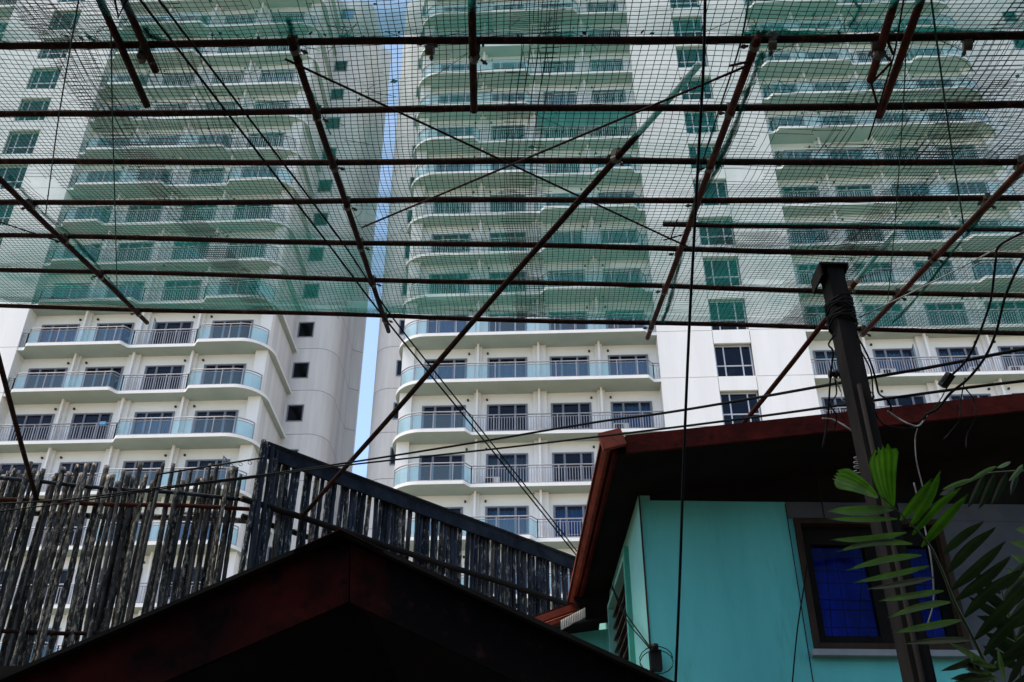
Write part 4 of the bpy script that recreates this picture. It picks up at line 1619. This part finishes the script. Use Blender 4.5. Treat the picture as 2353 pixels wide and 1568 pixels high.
# window
fr_ = hb('window', 'brownwood', [(wx0, wx0 + 0.05, -0.03, 0.09, wz0, wz1), (wx1 - 0.05, wx1, -0.03, 0.09, wz0, wz1), (wx0 + 0.05, wx1 - 0.05, -0.031, 0.09, wz1 - 0.05, wz1),
                             (wx0 + 0.05, wx1 - 0.05, -0.031, 0.09, wz0, wz0 + 0.06)])
mx_ = (wx0 + wx1) / 2 + 0.02
hb('sash', 'dark', [(wx0 + 0.05, wx0 + 0.13, 0.05, 0.11, wz0 + 0.06, wz1 - 0.05), (wx1 - 0.13, wx1 - 0.05, 0.05, 0.11, wz0 + 0.06, wz1 - 0.05),
                    (mx_ - 0.07, mx_ + 0.07, 0.045, 0.11, wz0 + 0.06, wz1 - 0.05), (wx0 + 0.13, mx_ - 0.07, 0.05, 0.11, wz0 + 0.06, wz0 + 0.14),
                    (mx_ + 0.07, wx1 - 0.13, 0.05, 0.11, wz0 + 0.06, wz0 + 0.14), (wx0 + 0.13, mx_ - 0.07, 0.05, 0.11, wz1 - 0.21, wz1 - 0.05), (mx_ + 0.07, wx1 - 0.13, 0.05, 0.11, wz1 - 0.21, wz1 - 0.05)], fr_)
for a, b_ in ((wx0 + 0.13, mx_ - 0.07), (mx_ + 0.07, wx1 - 0.13)):
    m = MB()
    nn = 10
    for i in range(nn):
        x0, x1 = a + (b_ - a) * i / nn, a + (b_ - a) * (i + 1) / nn
        w_ = lambda x: 0.085 + 0.003 * math.sin(x * 9)
        m.quad(HT @ Vector((x0, w_(x0), wz0 + 0.14)), HT @ Vector((x1, w_(x1), wz0 + 0.14)), HT @ Vector((x1, w_(x1), wz1 - 0.21)), HT @ Vector((x0, w_(x0), wz1 - 0.21)))
    m.build('pane', M['blueglass'], fr_, True)
    m = MB()  # dark bars imitating the scaffold pipes reflected in the pane
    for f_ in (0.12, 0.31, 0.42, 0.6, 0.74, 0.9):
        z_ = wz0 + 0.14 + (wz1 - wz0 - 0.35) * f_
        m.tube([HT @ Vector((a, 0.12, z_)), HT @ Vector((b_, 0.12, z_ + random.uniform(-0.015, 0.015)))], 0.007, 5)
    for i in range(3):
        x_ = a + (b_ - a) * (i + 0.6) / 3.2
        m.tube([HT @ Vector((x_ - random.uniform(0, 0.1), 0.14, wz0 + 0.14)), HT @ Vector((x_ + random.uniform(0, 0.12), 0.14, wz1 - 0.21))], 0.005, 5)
    m.build('reflection_bars', M['dark'], fr_)
    m = MB()
    nn = 40
    for i in range(nn):
        x0, x1 = a - 0.05 + (b_ - a + 0.1) * i / nn, a - 0.05 + (b_ - a + 0.1) * (i + 1) / nn
        w_ = lambda x: 0.22 + 0.02 * math.sin(x * 40)
        m.quad(HT @ Vector((x0, w_(x0), wz0)), HT @ Vector((x1, w_(x1), wz0)), HT @ Vector((x1, w_(x1), wz1)), HT @ Vector((x0, w_(x0), wz1)))
    m.build('curtain', M['bluecloth'], fr_, True)
hb('sill', 'sill', [(wx0 - 0.03, wx1 + 0.03, -0.07, 0.0, wz0 - 0.05, wz0 - 0.001)], fr_)
# gable band above, sloping with the roof
FY = -0.85
f0, f1 = hl(1437, 1012, ly=FY), hl(2353, 914, ly=FY)
g0, g1 = hl(1443, 1046, ly=FY), hl(2353, 953, ly=FY)
sl_ = (f1.z - f0.z) / (f1.x - f0.x)
f0x = f0.x - 0.10
ztop = lambda x: f0.z + (x - f0.x) * sl_
fh = f0.z - g0.z
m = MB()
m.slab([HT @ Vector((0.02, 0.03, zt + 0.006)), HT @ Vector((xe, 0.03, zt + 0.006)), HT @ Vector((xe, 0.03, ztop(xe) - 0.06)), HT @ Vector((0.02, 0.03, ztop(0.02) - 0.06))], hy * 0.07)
m.build('gable_board', M['gableshade'], th)
# side wall (faces left) with louvred window
lz1 = hl(1442, 1278, lx=0)
lz2 = hl(1403, 1385, lx=0)
ja, jb, jz1 = lz1.y, lz2.y, lz1.z
jz0 = jz1 - 1.35
hs = [(0.0, 0.1, 0.02, ja, 0, ztop(0) - 0.1), (0.0, 0.1, jb, yb, 0, ztop(0) - 0.1), (0.0, 0.1, ja, jb, jz1, ztop(0) - 0.1), (0.0, 0.1, ja, jb, 0, jz0)]
hb('side_wall', 'teallit', hs)
lo = hb('louvre_window', 'tealtrim', [(-0.045, 0.0, ja - 0.09, ja, jz0 - 0.06, jz1 + 0.06)])
hb('frame', 'teallit', [(-0.03, 0.0, ja, jb, jz1, jz1 + 0.05), (-0.03, 0.0, jb, jb + 0.06, jz0, jz1 + 0.05)], lo)
ns_ = 11
for i in range(ns_):
    z_ = jz0 + (jz1 - jz0) * (i + 0.5) / ns_
    T = HT @ Matrix.Translation((0.045, (ja + jb) / 2, z_)) @ Matrix.Rotation(math.radians(-38), 4, 'Y')
    MB().box(-0.045, 0.045, -(jb - ja) / 2, (jb - ja) / 2, -0.004, 0.004, T=T).build('slat', M['slat'], lo)
hb('backing', 'dark', [(0.14, 0.16, ja - 0.2, jb + 0.2, jz0 - 0.1, jz1 + 0.1)], lo)
hb('side_joint', 'brownwood', [(-0.004, 0.0, jb + 0.42, jb + 0.43, 0, ztop(0) - 0.4)])
# roof
ye = 0.0
for i in range(400):
    ye = i * 0.02
    if proj(HT @ Vector((f0x - 0.04, ye, f0.z - 0.03)))[1] >= 1385:
        break
RB = ye
m = MB()
nn = 120
x_l, x_r = f0x - 0.05, xe
for i in range(nn):
    a, b_ = x_l + (x_r - x_l) * i / nn, x_l + (x_r - x_l) * (i + 1) / nn
    h = lambda x, k: ztop(x) + 0.012 + 0.012 * (k % 2)
    m.slab([HT @ Vector((a, FY - 0.02, h(a, i))), HT @ Vector((b_, FY - 0.02, h(b_, i + 1))), HT @ Vector((b_, FY - 0.02, h(b_, i + 1) - 0.006)), HT @ Vector((a, FY - 0.02, h(a, i) - 0.006))], hy * (RB - FY))
m.build('roof_sheet', M['tinred'], th)
m = MB()
m.slab([HT @ Vector((f0x, FY + 0.03, ztop(f0x) - 0.10)), HT @ Vector((xe, FY + 0.03, ztop(xe) - 0.10)), HT @ Vector((xe, FY + 0.03, ztop(xe) - 0.07)), HT @ Vector((f0x, FY + 0.03, ztop(f0x) - 0.07))], hy * (RB - FY - 0.05))
m.build('soffit', M['dark'], th)
for i in range(6):
    y = FY + 0.35 + i * 0.1 if i < 5 else FY + 1.2
m = MB()
m.slab([HT @ Vector((f0.x, FY - 0.03, ztop(f0.x) + 0.03)), HT @ Vector((xe, FY - 0.03, ztop(xe) + 0.03)), HT @ Vector((xe, FY - 0.03, ztop(xe) - fh)), HT @ Vector((f0.x, FY - 0.03, ztop(f0.x) - fh))], hy * 0.028)
m.build('fascia_board', M['fascia'], th)
# eave board and gutter along the left side
z_e = f0.z
hb('eave_board', 'fascia', [(f0x, f0x + 0.03, FY + 0.02, RB, z_e - 0.13, z_e - 0.02)])
gt = MB()
prof = [(-0.135, 0.035), (-0.135, -0.045), (-0.12, -0.05), (-0.105, -0.075), (-0.07, -0.1), (-0.03, -0.1), (-0.004, -0.075), (-0.004, 0.02), (-0.012, 0.02), (-0.012, -0.07), (-0.035, -0.088), (-0.068, -0.088), (-0.098, -0.066), (-0.118, -0.04), (-0.127, -0.035), (-0.127, 0.035)]
gt.slab([HT @ Vector((f0x + a * 0.72, FY - 0.04, z_e + b_ * 0.8)) for a, b_ in prof], hy * (RB - FY + 0.04))
gt.build('gutter', M['redpaint'], th)
hb('gutter_bead', 'dark', [(f0x - 0.105, f0x - 0.0975, FY - 0.03, RB, z_e - 0.045, z_e - 0.030)])
# folded end piece at the front corner
T2 = HT @ Matrix.Translation((f0x - 0.02, FY - 0.05, z_e - 0.03)) @ Matrix.Rotation(math.radians(-16), 4, 'Y')
MB().box(-0.09, 0.10, -0.03, 0.02, -0.07, 0.075, T=T2).build('gutter_end', M['redpaint'], th)
# lower lean-to at the back: gutter, corrugated sheet end
lg = thing('lean_to_roof', at(1260, 1420, 11.2), 'low lean-to roof with bright red gutter between porch and teal house', 'roof')
A0, A1 = at(1150, 1446, 10.9), at(1326, 1385, 11.25)
B0, B1 = at(1152, 1478, 10.95), at(1330, 1412, 11.3)
m = MB()
m.slab([A0, A1, A1 - Vector((0, 0, 0.075)), A0 - Vector((0, 0, 0.075))], Vector((0.02, 0.03, 0)))
m.build('gutter_lip', M['redpaint'], lg)
m = MB()
m.tube([A0 - Vector((0, -0.06, 0.13)), A1 - Vector((0, -0.06, 0.13))], 0.055, 10)
m.build('gutter', M['redpaint'], lg, True)
C0, C1 = at(1288, 1448, 10.6), at(1345, 1418, 10.7)
m = MB()
nn = 28
for i in range(nn):
    a, b_ = C0.lerp(C1, i / nn), C0.lerp(C1, (i + 1) / nn)
    oa, ob = 0.012 * (i % 2), 0.012 * ((i + 1) % 2)
    m.slab([a + Vector((0, oa, 0)), b_ + Vector((0, ob, 0)), b_ + Vector((0, ob, 0.10)), a + Vector((0, oa, 0.10))], (0, 0.01, 0))
m.build('corrugated_sheet', M['tin'], lg)
m = MB()
m.slab([A0 + Vector((0, 0.05, 0.02)), A1 + Vector((0, 0.05, 0.02)), A1 + Vector((0.1, 1.6, 0.35)), A0 + Vector((0.1, 1.6, 0.35))], (0, 0, 0.02))
m.build('roof_sheet', M['tinred'], lg)
m = MB()
m.slab([C0 + Vector((-0.4, 0.0, -0.03)), C1 + Vector((0.15, 0, -0.03)), C1 + Vector((0.15, 0.5, 0.0)), C0 + Vector((-0.4, 0.5, 0.0))], (0, 0, 0.02))
m.build('soffit', M['dark'], lg)
m = MB()
m.slab([C0 + Vector((-0.5, 0.3, -0.02)), C1 + Vector((0.3, 0.3, -0.02)), Vector((C1.x + 0.3, C1.y + 0.3, 0)), Vector((C0.x - 0.5, C0.y + 0.3, 0))], (0, 0.1, 0))
m.build('wall', M['teal'], lg)
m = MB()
m.slab([at(1318, 1372, 11.0), at(1432, 1350, 11.0), at(1432, 1425, 11.0), at(1352, 1432, 11.0)], (0, 0.05, 0))  # added to cover the open gap beside the lean-to; corners from image pixels
m.build('soffit', M['dark'], lg)  # dark sheet standing in for the shade below the eave

# service bracket with looped wire on the house corner
sb = thing('cable_bracket', HT @ hl(1506, 1520, ly=-0.06), 'black cable bracket with looped wire on the teal house corner', 'bracket')
c0 = HT @ (hl(1506, 1512, ly=-0.06))
MB().box(-0.045, 0.045, -0.04, 0.04, -0.10, 0.055, T=Matrix.Translation(c0) @ Matrix.Rotation(HPHI, 4, 'Z')).build('bracket', M['ceramic'], sb)
m = MB()
m.tube([c0 + Vector((0, -0.02, 0.04)), c0 + Vector((0, -0.02, 0.10))], 0.03, 10)
m.build('insulator', M['ceramic'], sb, True)
loop = [c0 + Vector((0.13 * math.cos(t * 0.42), -0.06, -0.02 + 0.10 * math.sin(t * 0.42) - 0.002 * t)) for t in range(26)]
MB().tube(loop, 0.004, 5, False).build('wire_loop', M['cable'], sb, True)
cable([HT @ hl(1395, 1322, lx=-0.05), HT @ hl(1432, 1400, lx=-0.06), HT @ hl(1470, 1455, lx=-0.05), HT @ hl(1500, 1496, ly=-0.08)], 0.006, 'thin black wire running to the bracket on the house corner, the upper one')
cable([HT @ hl(1405, 1350, lx=-0.05), HT @ hl(1440, 1425, lx=-0.07), HT @ hl(1474, 1468, lx=-0.06), HT @ hl(1500, 1500, ly=-0.09)], 0.005, 'thin black wire running to the bracket on the house corner, the lower one')
cable([HT @ hl(1854, 1300, ly=-0.06), HT @ hl(1848, 1345, ly=-0.07), HT @ hl(1832, 1450, ly=-0.07), HT @ hl(1818, 1600, ly=-0.07)], 0.006, 'thin black wire hanging beside the blue window')

# ================================================================== house added behind the camera (out of view, there to shade the alley)
nh = thing('shading_house', (0, -4, 0), 'unseen plastered house added behind the viewer to shade the alley', 'house')
MB().box(-13, 13, -8, -2.3, 0, 7.4).build('wall', M['plaster'], nh)
m = MB()
m.slab([Vector((-13, -2.4, 5.4)), Vector((13, -2.4, 5.4)), Vector((13, 1.7, 4.7)), Vector((-13, 1.7, 4.7))], (0, 0, 0.05))
m.build('shade_awning', M['tinred'], nh)  # added sheet overhead, unseen, keeps skylight off the foreground

# ================================================================== steel post
PX = at(1900, 612, 5.6)
PT = Matrix.Translation((PX.x, PX.y, 0)) @ Matrix.Rotation(HPHI, 4, 'Z')
po = thing('steel_post', (PX.x, PX.y, 0), 'dark steel post with a bent cap plate, in front of the teal house', 'post')
MB().box(0, 0.088, 0, 0.125, 0, PX.z, T=PT).build('shaft', M['post'], po)
MB().box(0.097, 0.105, 0.02, 0.11, 0, PX.z - 1.3, T=PT).box(0.088, 0.097, 0.055, 0.075, 0, PX.z - 1.3, T=PT).build('channel', M['post'], po)
MB().tube([PT @ Vector((0.03, -0.014, 0)), PT @ Vector((0.03, -0.014, PX.z - 0.75))], 0.012, 8).build('conduit', M['post'], po, True)
m = MB()
m.box(-0.04, 0.11, -0.02, 0.15, PX.z + 0.001, PX.z + 0.012, T=PT)
m.box(-0.046, -0.036, -0.02, 0.15, PX.z - 0.075, PX.z + 0.011, T=PT)
m.box(0.102, 0.11, -0.02, 0.15, PX.z - 0.02, PX.z, T=PT)
m.build('cap_plate', M['post'], po)
for (uu, vv) in ((1916, 722), (1968, 762)):
    q0 = at(uu, vv, 5.55)
    m = MB()
    for i in range(5):
        pts = [PT @ Vector((0.044 + 0.07 * math.cos(t * 0.524), 0.06 + 0.085 * math.sin(t * 0.524), q0.z + 0.014 * i - 0.02 + 0.015 * math.sin(t + i))) for t in range(13)]
        m.tube(pts, 0.006, 5, False)
    m.build('wire_tie', M['cable'], po, True)
for (uu, vv, dx) in ((1928, 860, -0.055), (1965, 868, 0.05)):
    q0 = at(uu, vv, 5.5)
    m = MB()
    a = Vector((q0.x, q0.y, q0.z))
    ax = hx * (-1 if dx < 0 else 1)
    for i, rr in enumerate((0.012, 0.024, 0.014, 0.026, 0.014, 0.022)):
        m.tube([a - ax * (0.03 - i * 0.014), a - ax * (0.03 - i * 0.014 - 0.013)], rr, 10)
    m.build('insulator', M['ceramic'], po, True)

# cables and loose wires round the post
cable([at(2400, 505, 4.6), at(2353, 533, 4.7), at(2296, 566, 4.8), at(2288, 600, 4.8), at(2284, 634, 4.85), at(2274, 700, 4.9), at(2240, 792, 4.95), at(2214, 836, 5.0), at(2180, 868, 5.0)], 0.0060, 'black cable dropping from upper right to the small plug box')
cable([at(2400, 540, 4.7), at(2353, 592, 4.8), at(2312, 676, 4.85), at(2290, 760, 4.9), at(2264, 820, 4.95), at(2226, 869, 5.0), at(2184, 904, 5.0), at(2156, 938, 5.0), at(2126, 954, 5.0)], 0.0065, 'black taped cable bundle curving down to the roof edge at right')
pb = thing('plug_box', at(2175, 874, 5.0), 'small black plug box hanging on a cable at right', 'plug')
dv_ = (at(2166, 888, 5.0) - at(2184, 862, 5.0)).normalized()
qn = Vector((0, 0, 1)).rotation_difference(dv_).to_matrix().to_4x4()
MB().box(-0.022, 0.022, -0.016, 0.016, -0.036, 0.036, T=Matrix.Translation(at(2175, 874, 5.0)) @ qn).build('casing', M['ceramic'], pb)
MB().box(-0.012, 0.012, -0.019, -0.016, -0.02, 0.02, T=Matrix.Translation(at(2175, 874, 5.0)) @ qn).build('face_plate', M['cable'], pb)
cable([at(2420, 500, 4.9), at(2301, 566, 5.1), at(2140, 650, 5.3), at(1974, 730, 5.5)], 0.0035, 'thin grey stay wire tied to the steel post', 'paleWire', 'stay_wire', 'wire')
W_ = [
    ([(1918, 770), (1904, 792), (1914, 810), (1908, 870), (1902, 960), (1890, 1030)], 0.005, 'cable', 'black wire hanging down left of the post'),
    ([(1918, 865), (1922, 905), (1908, 930), (1922, 955), (1916, 985), (1900, 990)], 0.004, 'cable', 'short black wire dangling from the left insulator'),
    ([(1918, 868), (1932, 900), (1936, 920), (1960, 928), (1995, 930)], 0.0035, 'paleWire', 'pale wire looping from the left insulator across the post'),
    ([(1962, 872), (1980, 890), (1984, 900), (2000, 900), (2008, 915), (1990, 930)], 0.0035, 'paleWire', 'pale wire kinked around the right insulator'),
    ([(1970, 775), (1985, 800), (2003, 840), (2014, 880), (2020, 905), (2040, 920), (2048, 940), (2040, 948)], 0.005, 'cable', 'black wire drooping right of the post, outer one'),
    ([(1968, 770), (1975, 800), (2000, 850), (2006, 905), (2004, 930), (2014, 950)], 0.004, 'cable', 'black wire drooping right of the post, inner one'),
    ([(2040, 945), (2062, 960), (2090, 975), (2112, 978), (2130, 955)], 0.004, 'paleWire', 'pale wire sagging from the wire knot to the cable bundle'),
    ([(2128, 958), (2112, 975), (2090, 985), (2060, 983), (2030, 975), (2012, 950), (2008, 925)], 0.0045, 'cable', 'dark wire sagging below the pale wire'),
    ([(2175, 892), (2160, 920), (2140, 945), (2110, 970)], 0.003, 'cable', 'fine wire hanging from the plug box'),
    ([(2218, 868), (2208, 920), (2206, 960), (2200, 975), (2182, 995), (2168, 1010)], 0.0035, 'cable', 'loose wire end hanging before the roof shade, left one'),
    ([(2220, 895), (2238, 920), (2242, 955), (2236, 975), (2222, 1000), (2220, 1030)], 0.0035, 'cable', 'loose wire end hanging before the roof shade, right one'),
    ([(1890, 962), (1915, 965), (1950, 985), (1976, 1010)], 0.004, 'paleWire', 'pale wire along the red fascia left of the post'),
    ([(2108, 985), (2103, 1010), (2106, 1060), (2118, 1110), (2130, 1160)], 0.003, 'paleWire', 'thin pale wire falling from the roof edge into the palm'),
    ([(2100, 1110), (2122, 1200), (2140, 1290), (2145, 1380), (2130, 1440)], 0.0035, 'paleWire', 'thin pale wire hanging in front of the blue window'),
]
for pts, r, mt, lb in W_:
    cable([at(u_, v_, 5.35 + 0.03 * math.sin(i * 2.1)) for i, (u_, v_) in enumerate(pts)], r, lb, mt, 'loose_wire', 'wire')
coil = [at(1975 + 13 * math.cos(t * 0.7), 1048 + t * 1.15 + 5 * math.sin(t * 0.7), 5.35) for t in range(34)]
cable(coil, 0.003, 'coiled bare wire on the post above the palm leaf', 'paleWire', 'wire_coil', 'wire', None, 2)

# ================================================================== palm
def c9(x, y):
    return (1529.4 + 0.35 * x, 1019.4 + 0.35 * y)


def leaflet(parent, base, tip, w, db, dt, mat, curve=0.12, broad=False):
    """folded palm leaflet from base to tip (crop pixels), w wide (crop pixels), depths db and dt"""
    a, b_ = at(*c9(*base), db), at(*c9(*tip), dt)
    d = b_ - a
    L = d.length
    side = d.cross(_f).normalized()
    up = side.cross(d).normalized()
    ww = w * 0.35 / FPX * (db + dt) / 2
    m = MB()
    ribs = []
    n, c = 12, 10
    ww *= 1.0 if broad else 0.88
    bend = random.uniform(-0.05, 0.05)
    ph = random.random() * 6
    for i in range(n + 1):
        t = i / n
        p = a + d * t - Vector((0, 0, 1)) * (curve * L * t * t) + Vector((0, 0, 1)) * (curve * L * t) + side * (bend * L * math.sin(math.pi * t))
        prof = (min(1.0, (t + 0.03) / 0.30) ** 0.7) * (1 - max(0, (t - 0.50) / 0.50) ** 2.0 * 0.88) if not broad else (t ** 0.6) * (1 - max(0, (t - 0.82) / 0.18) ** 2 * 0.55)
        prof = max(prof, 0.06)
        for j in range(c + 1):
            q = (j / c - 0.5)
            fold = abs(q) * 0.35 + (0.05 if j % 2 else 0.0)
            ragged = ((0.05 if broad else 0.045) * L * math.sin(j * 2.3 + ph) if i == n else 0)
            m.v.append(tuple(p + side * (q * ww * prof) - _f * (fold * ww * prof) + d.normalized() * ragged))
            ribs.append(1.0 if j % 2 else 0.35)
    for i in range(n):
        for j in range(c):
            k = i * (c + 1) + j
            m.f.append((k, k + 1, k + c + 2, k + c + 1)); m.m.append(0)
    me = m.mesh('leaflet', M[mat], True)
    at_ = me.attributes.new('rib', 'FLOAT', 'POINT')
    at_.data.foreach_set('value', ribs)
    return link('leaflet', me, parent)


def frond(palm, rach, depths, r0=0.009):
    pts = smooth_path([at(*c9(*p), d) for p, d in zip(rach, depths)], 6)
    k = len(pts)
    return MB().tube(pts, r0, 7, True, [r0 * (1 - 0.75 * i / k) for i in range(k)]).build('frond', M['stalk'], palm, True)


palm = thing('palm_plant', (at(*c9(2160, 1560), 4.3).x, at(*c9(2160, 1560), 4.3).y, 0), 'palm plant with glossy green leaflets in front of the blue window', 'palm')
pbase = at(*c9(2260, 1700), 4.4)
MB().tube([Vector((pbase.x, pbase.y, 0)), Vector((pbase.x - 0.02, pbase.y, pbase.z * 0.5)), pbase], 0.04, 8, True, [0.06, 0.05, 0.035]).build('trunk', M['stalk'], palm, True)
f1_ = frond(palm, [(2260, 1700), (2160, 1560), (2000, 1240), (1900, 1050), (1820, 850), (1740, 680), (1640, 560), (1520, 440), (1400, 330)], [4.4, 4.35, 4.3, 4.28, 4.25, 4.22, 4.2, 4.2, 4.2])
for base, tip, w, br, mt in [
    ((1490, 440), (1415, 30), 235, True, 'leaf'), ((1395, 355), (1115, 215), 165, True, 'leaf'), ((1500, 430), (1065, 440), 75, False, 'leaf'), ((1520, 495), (1072, 495), 40, False, 'leaf'),
    ((1580, 585), (1095, 632), 52, False, 'leaf'), ((1620, 660), (1130, 710), 50, False, 'leaf'), ((1680, 735), (1200, 830), 52, False, 'leaf'), ((1730, 805), (1245, 912), 46, False, 'leaf'),
    ((1765, 880), (1335, 955), 46, False, 'leafdark'), ((1825, 968), (1410, 1032), 52, False, 'leaf'), ((1870, 1042), (1470, 1140), 56, False, 'leaf'), ((1945, 1160), (1505, 1240), 56, False, 'leaf'),
    ((2015, 1290), (1575, 1315), 50, False, 'leafdark'),
    ((1540, 505), (1745, 235), 75, False, 'leaf'), ((1605, 545), (1800, 190), 80, False, 'leaf'), ((1620, 600), (1930, 300), 70, False, 'leaf'), ((1680, 680), (1978, 340), 78, False, 'leaf'),
    ((1825, 725), (2085, 515), 70, False, 'leafdark'), ((1850, 850), (2160, 560), 85, False, 'leafdark'), ((1880, 960), (2222, 650), 85, False, 'leafdark'), ((1905, 1030), (2262, 745), 88, False, 'leafdark'),
    ((1960, 1140), (2322, 835), 88, False, 'leafdark'), ((2030, 1285), (2380, 910), 95, False, 'leafdark'), ((2090, 1390), (2420, 1060), 95, False, 'leafdark'), ((2140, 1500), (2460, 1180), 95, False, 'leafdark')]:
    leaflet(f1_, base, tip, w, 4.25, 4.05 if tip[0] < base[0] else 4.15, mt, 0.10, br)
f2_ = frond(palm, [(2560, 900), (2560, 300), (2400, 190), (2250, 185), (2080, 205), (1930, 270), (1810, 335)], [4.6] * 7, 0.007)
for base, tip, w, mt in [((2310, 190), (2265, 335), 50, 'leafdark'), ((2240, 195), (2140, 400), 60, 'leafdark'), ((2160, 200), (2055, 430), 62, 'leafdark'), ((2090, 210), (1985, 420), 60, 'leafdark'),
                         ((2010, 235), (1820, 300), 40, 'leafpale'), ((2170, 150), (1985, 255), 38, 'leafpale'), ((2265, 122), (2175, 160), 30, 'leafpale'), ((2345, 140), (2255, 245), 42, 'leafpale'), ((1900, 290), (1800, 335), 45, 'leafdark')]:
    leaflet(f2_, base, tip, w, 4.6, 4.55, mt, 0.08)
f3_ = frond(palm, [(2330, 1800), (2520, 1500), (2560, 1100), (2480, 700), (2420, 480)], [4.8] * 5, 0.007)
for base, tip, w, mt in [((2430, 600), (2300, 560), 62, 'leafpale'), ((2440, 720), (2262, 645), 62, 'leafpale'), ((2460, 830), (2270, 730), 60, 'leafpale'), ((2480, 930), (2235, 820), 60, 'leafpale'), ((2490, 1020), (2205, 940), 56, 'leafpale'),
                         ((2520, 1180), (2205, 1115), 50, 'leafpale'), ((2520, 1290), (2085, 1240), 44, 'leafpale')]:
    leaflet(f3_, base, tip, w, 4.8, 4.75, mt, 0.06)
f4_ = frond(palm, [(2260, 1720), (2180, 1600), (2100, 1480), (2000, 1400), (1880, 1330)], [4.1] * 5, 0.006)
for base, tip, w, mt in [((2060, 1400), (1815, 1490), 50, 'leafdark'), ((2100, 1440), (1870, 1310), 45, 'leafpale'), ((2130, 1520), (1905, 1550), 50, 'leafpale'), ((2190, 1545), (1990, 1505), 45, 'leafpale'),
                         ((2230, 1560), (2180, 1345), 40, 'leafpale'), ((2250, 1580), (2350, 1360), 60, 'leafdark'), ((2270, 1600), (2420, 1480), 60, 'leafdark'), ((2150, 1420), (2380, 1370), 55, 'leafdark'), ((2100, 1560), (2160, 1400), 40, 'leafdark')]:
    leaflet(f4_, base, tip, w, 4.1, 4.05, mt, 0.05)

f5_ = frond(palm, [(2300, 1800), (2330, 1500), (2290, 1250), (2230, 1050), (2190, 900)], [4.5] * 5, 0.007)
rn_ = random.Random(5)
for i in range(9):
    y = 1480 - i * 62
    bx = 2330 - max(0, i - 2) * 22
    leaflet(f5_, (bx, y), (bx - rn_.uniform(190, 270), y - rn_.uniform(90, 170)), rn_.uniform(58, 78), 4.5, 4.55, 'leafdark', 0.08)
    leaflet(f5_, (bx, y - 20), (bx + rn_.uniform(150, 240), y - rn_.uniform(150, 230)), rn_.uniform(58, 78), 4.5, 4.55, 'leafdark', 0.08)
f6_ = frond(palm, [(2200, 1800), (2140, 1600), (2040, 1480), (1960, 1420)], [4.0] * 4, 0.006)
for i in range(10):
    a_ = rn_.uniform(2.2, 4.6)
    bx, by = 2000 + rn_.uniform(0, 180), 1480 + rn_.uniform(-30, 120)
    leaflet(f6_, (bx, by), (bx + 190 * math.cos(a_), by - abs(120 * math.sin(a_)) + 30), rn_.uniform(32, 55), 4.0, 3.95, rn_.choice(('leafdark', 'leaf', 'leafpale')), 0.06)

# weed growing out of the gutter
we = thing('gutter_weed', at(1338, 1255, 10.4), 'small green weed sprouting beside the red gutter', 'weed')
w0 = at(1350, 1258, 10.4)
m = MB()
for (du, dv2) in ((-18, -4), (-14, 10), (-8, -12), (-20, 16), (-5, 4)):
    a, b_ = w0, at(1350 + du, 1258 + dv2, 10.4)
    sd_ = (b_ - a).cross(_f).normalized() * 0.02
    md = a.lerp(b_, 0.55)
    m.slab([a, md + sd_, b_, md - sd_], (0, 0.004, 0))
m.build('leaves', M['leafpale'], we)
m = MB()
m.tube([w0 - Vector((0, 0, 0.08)), w0], 0.005, 5)
m.build('stem', M['stalk'], we)
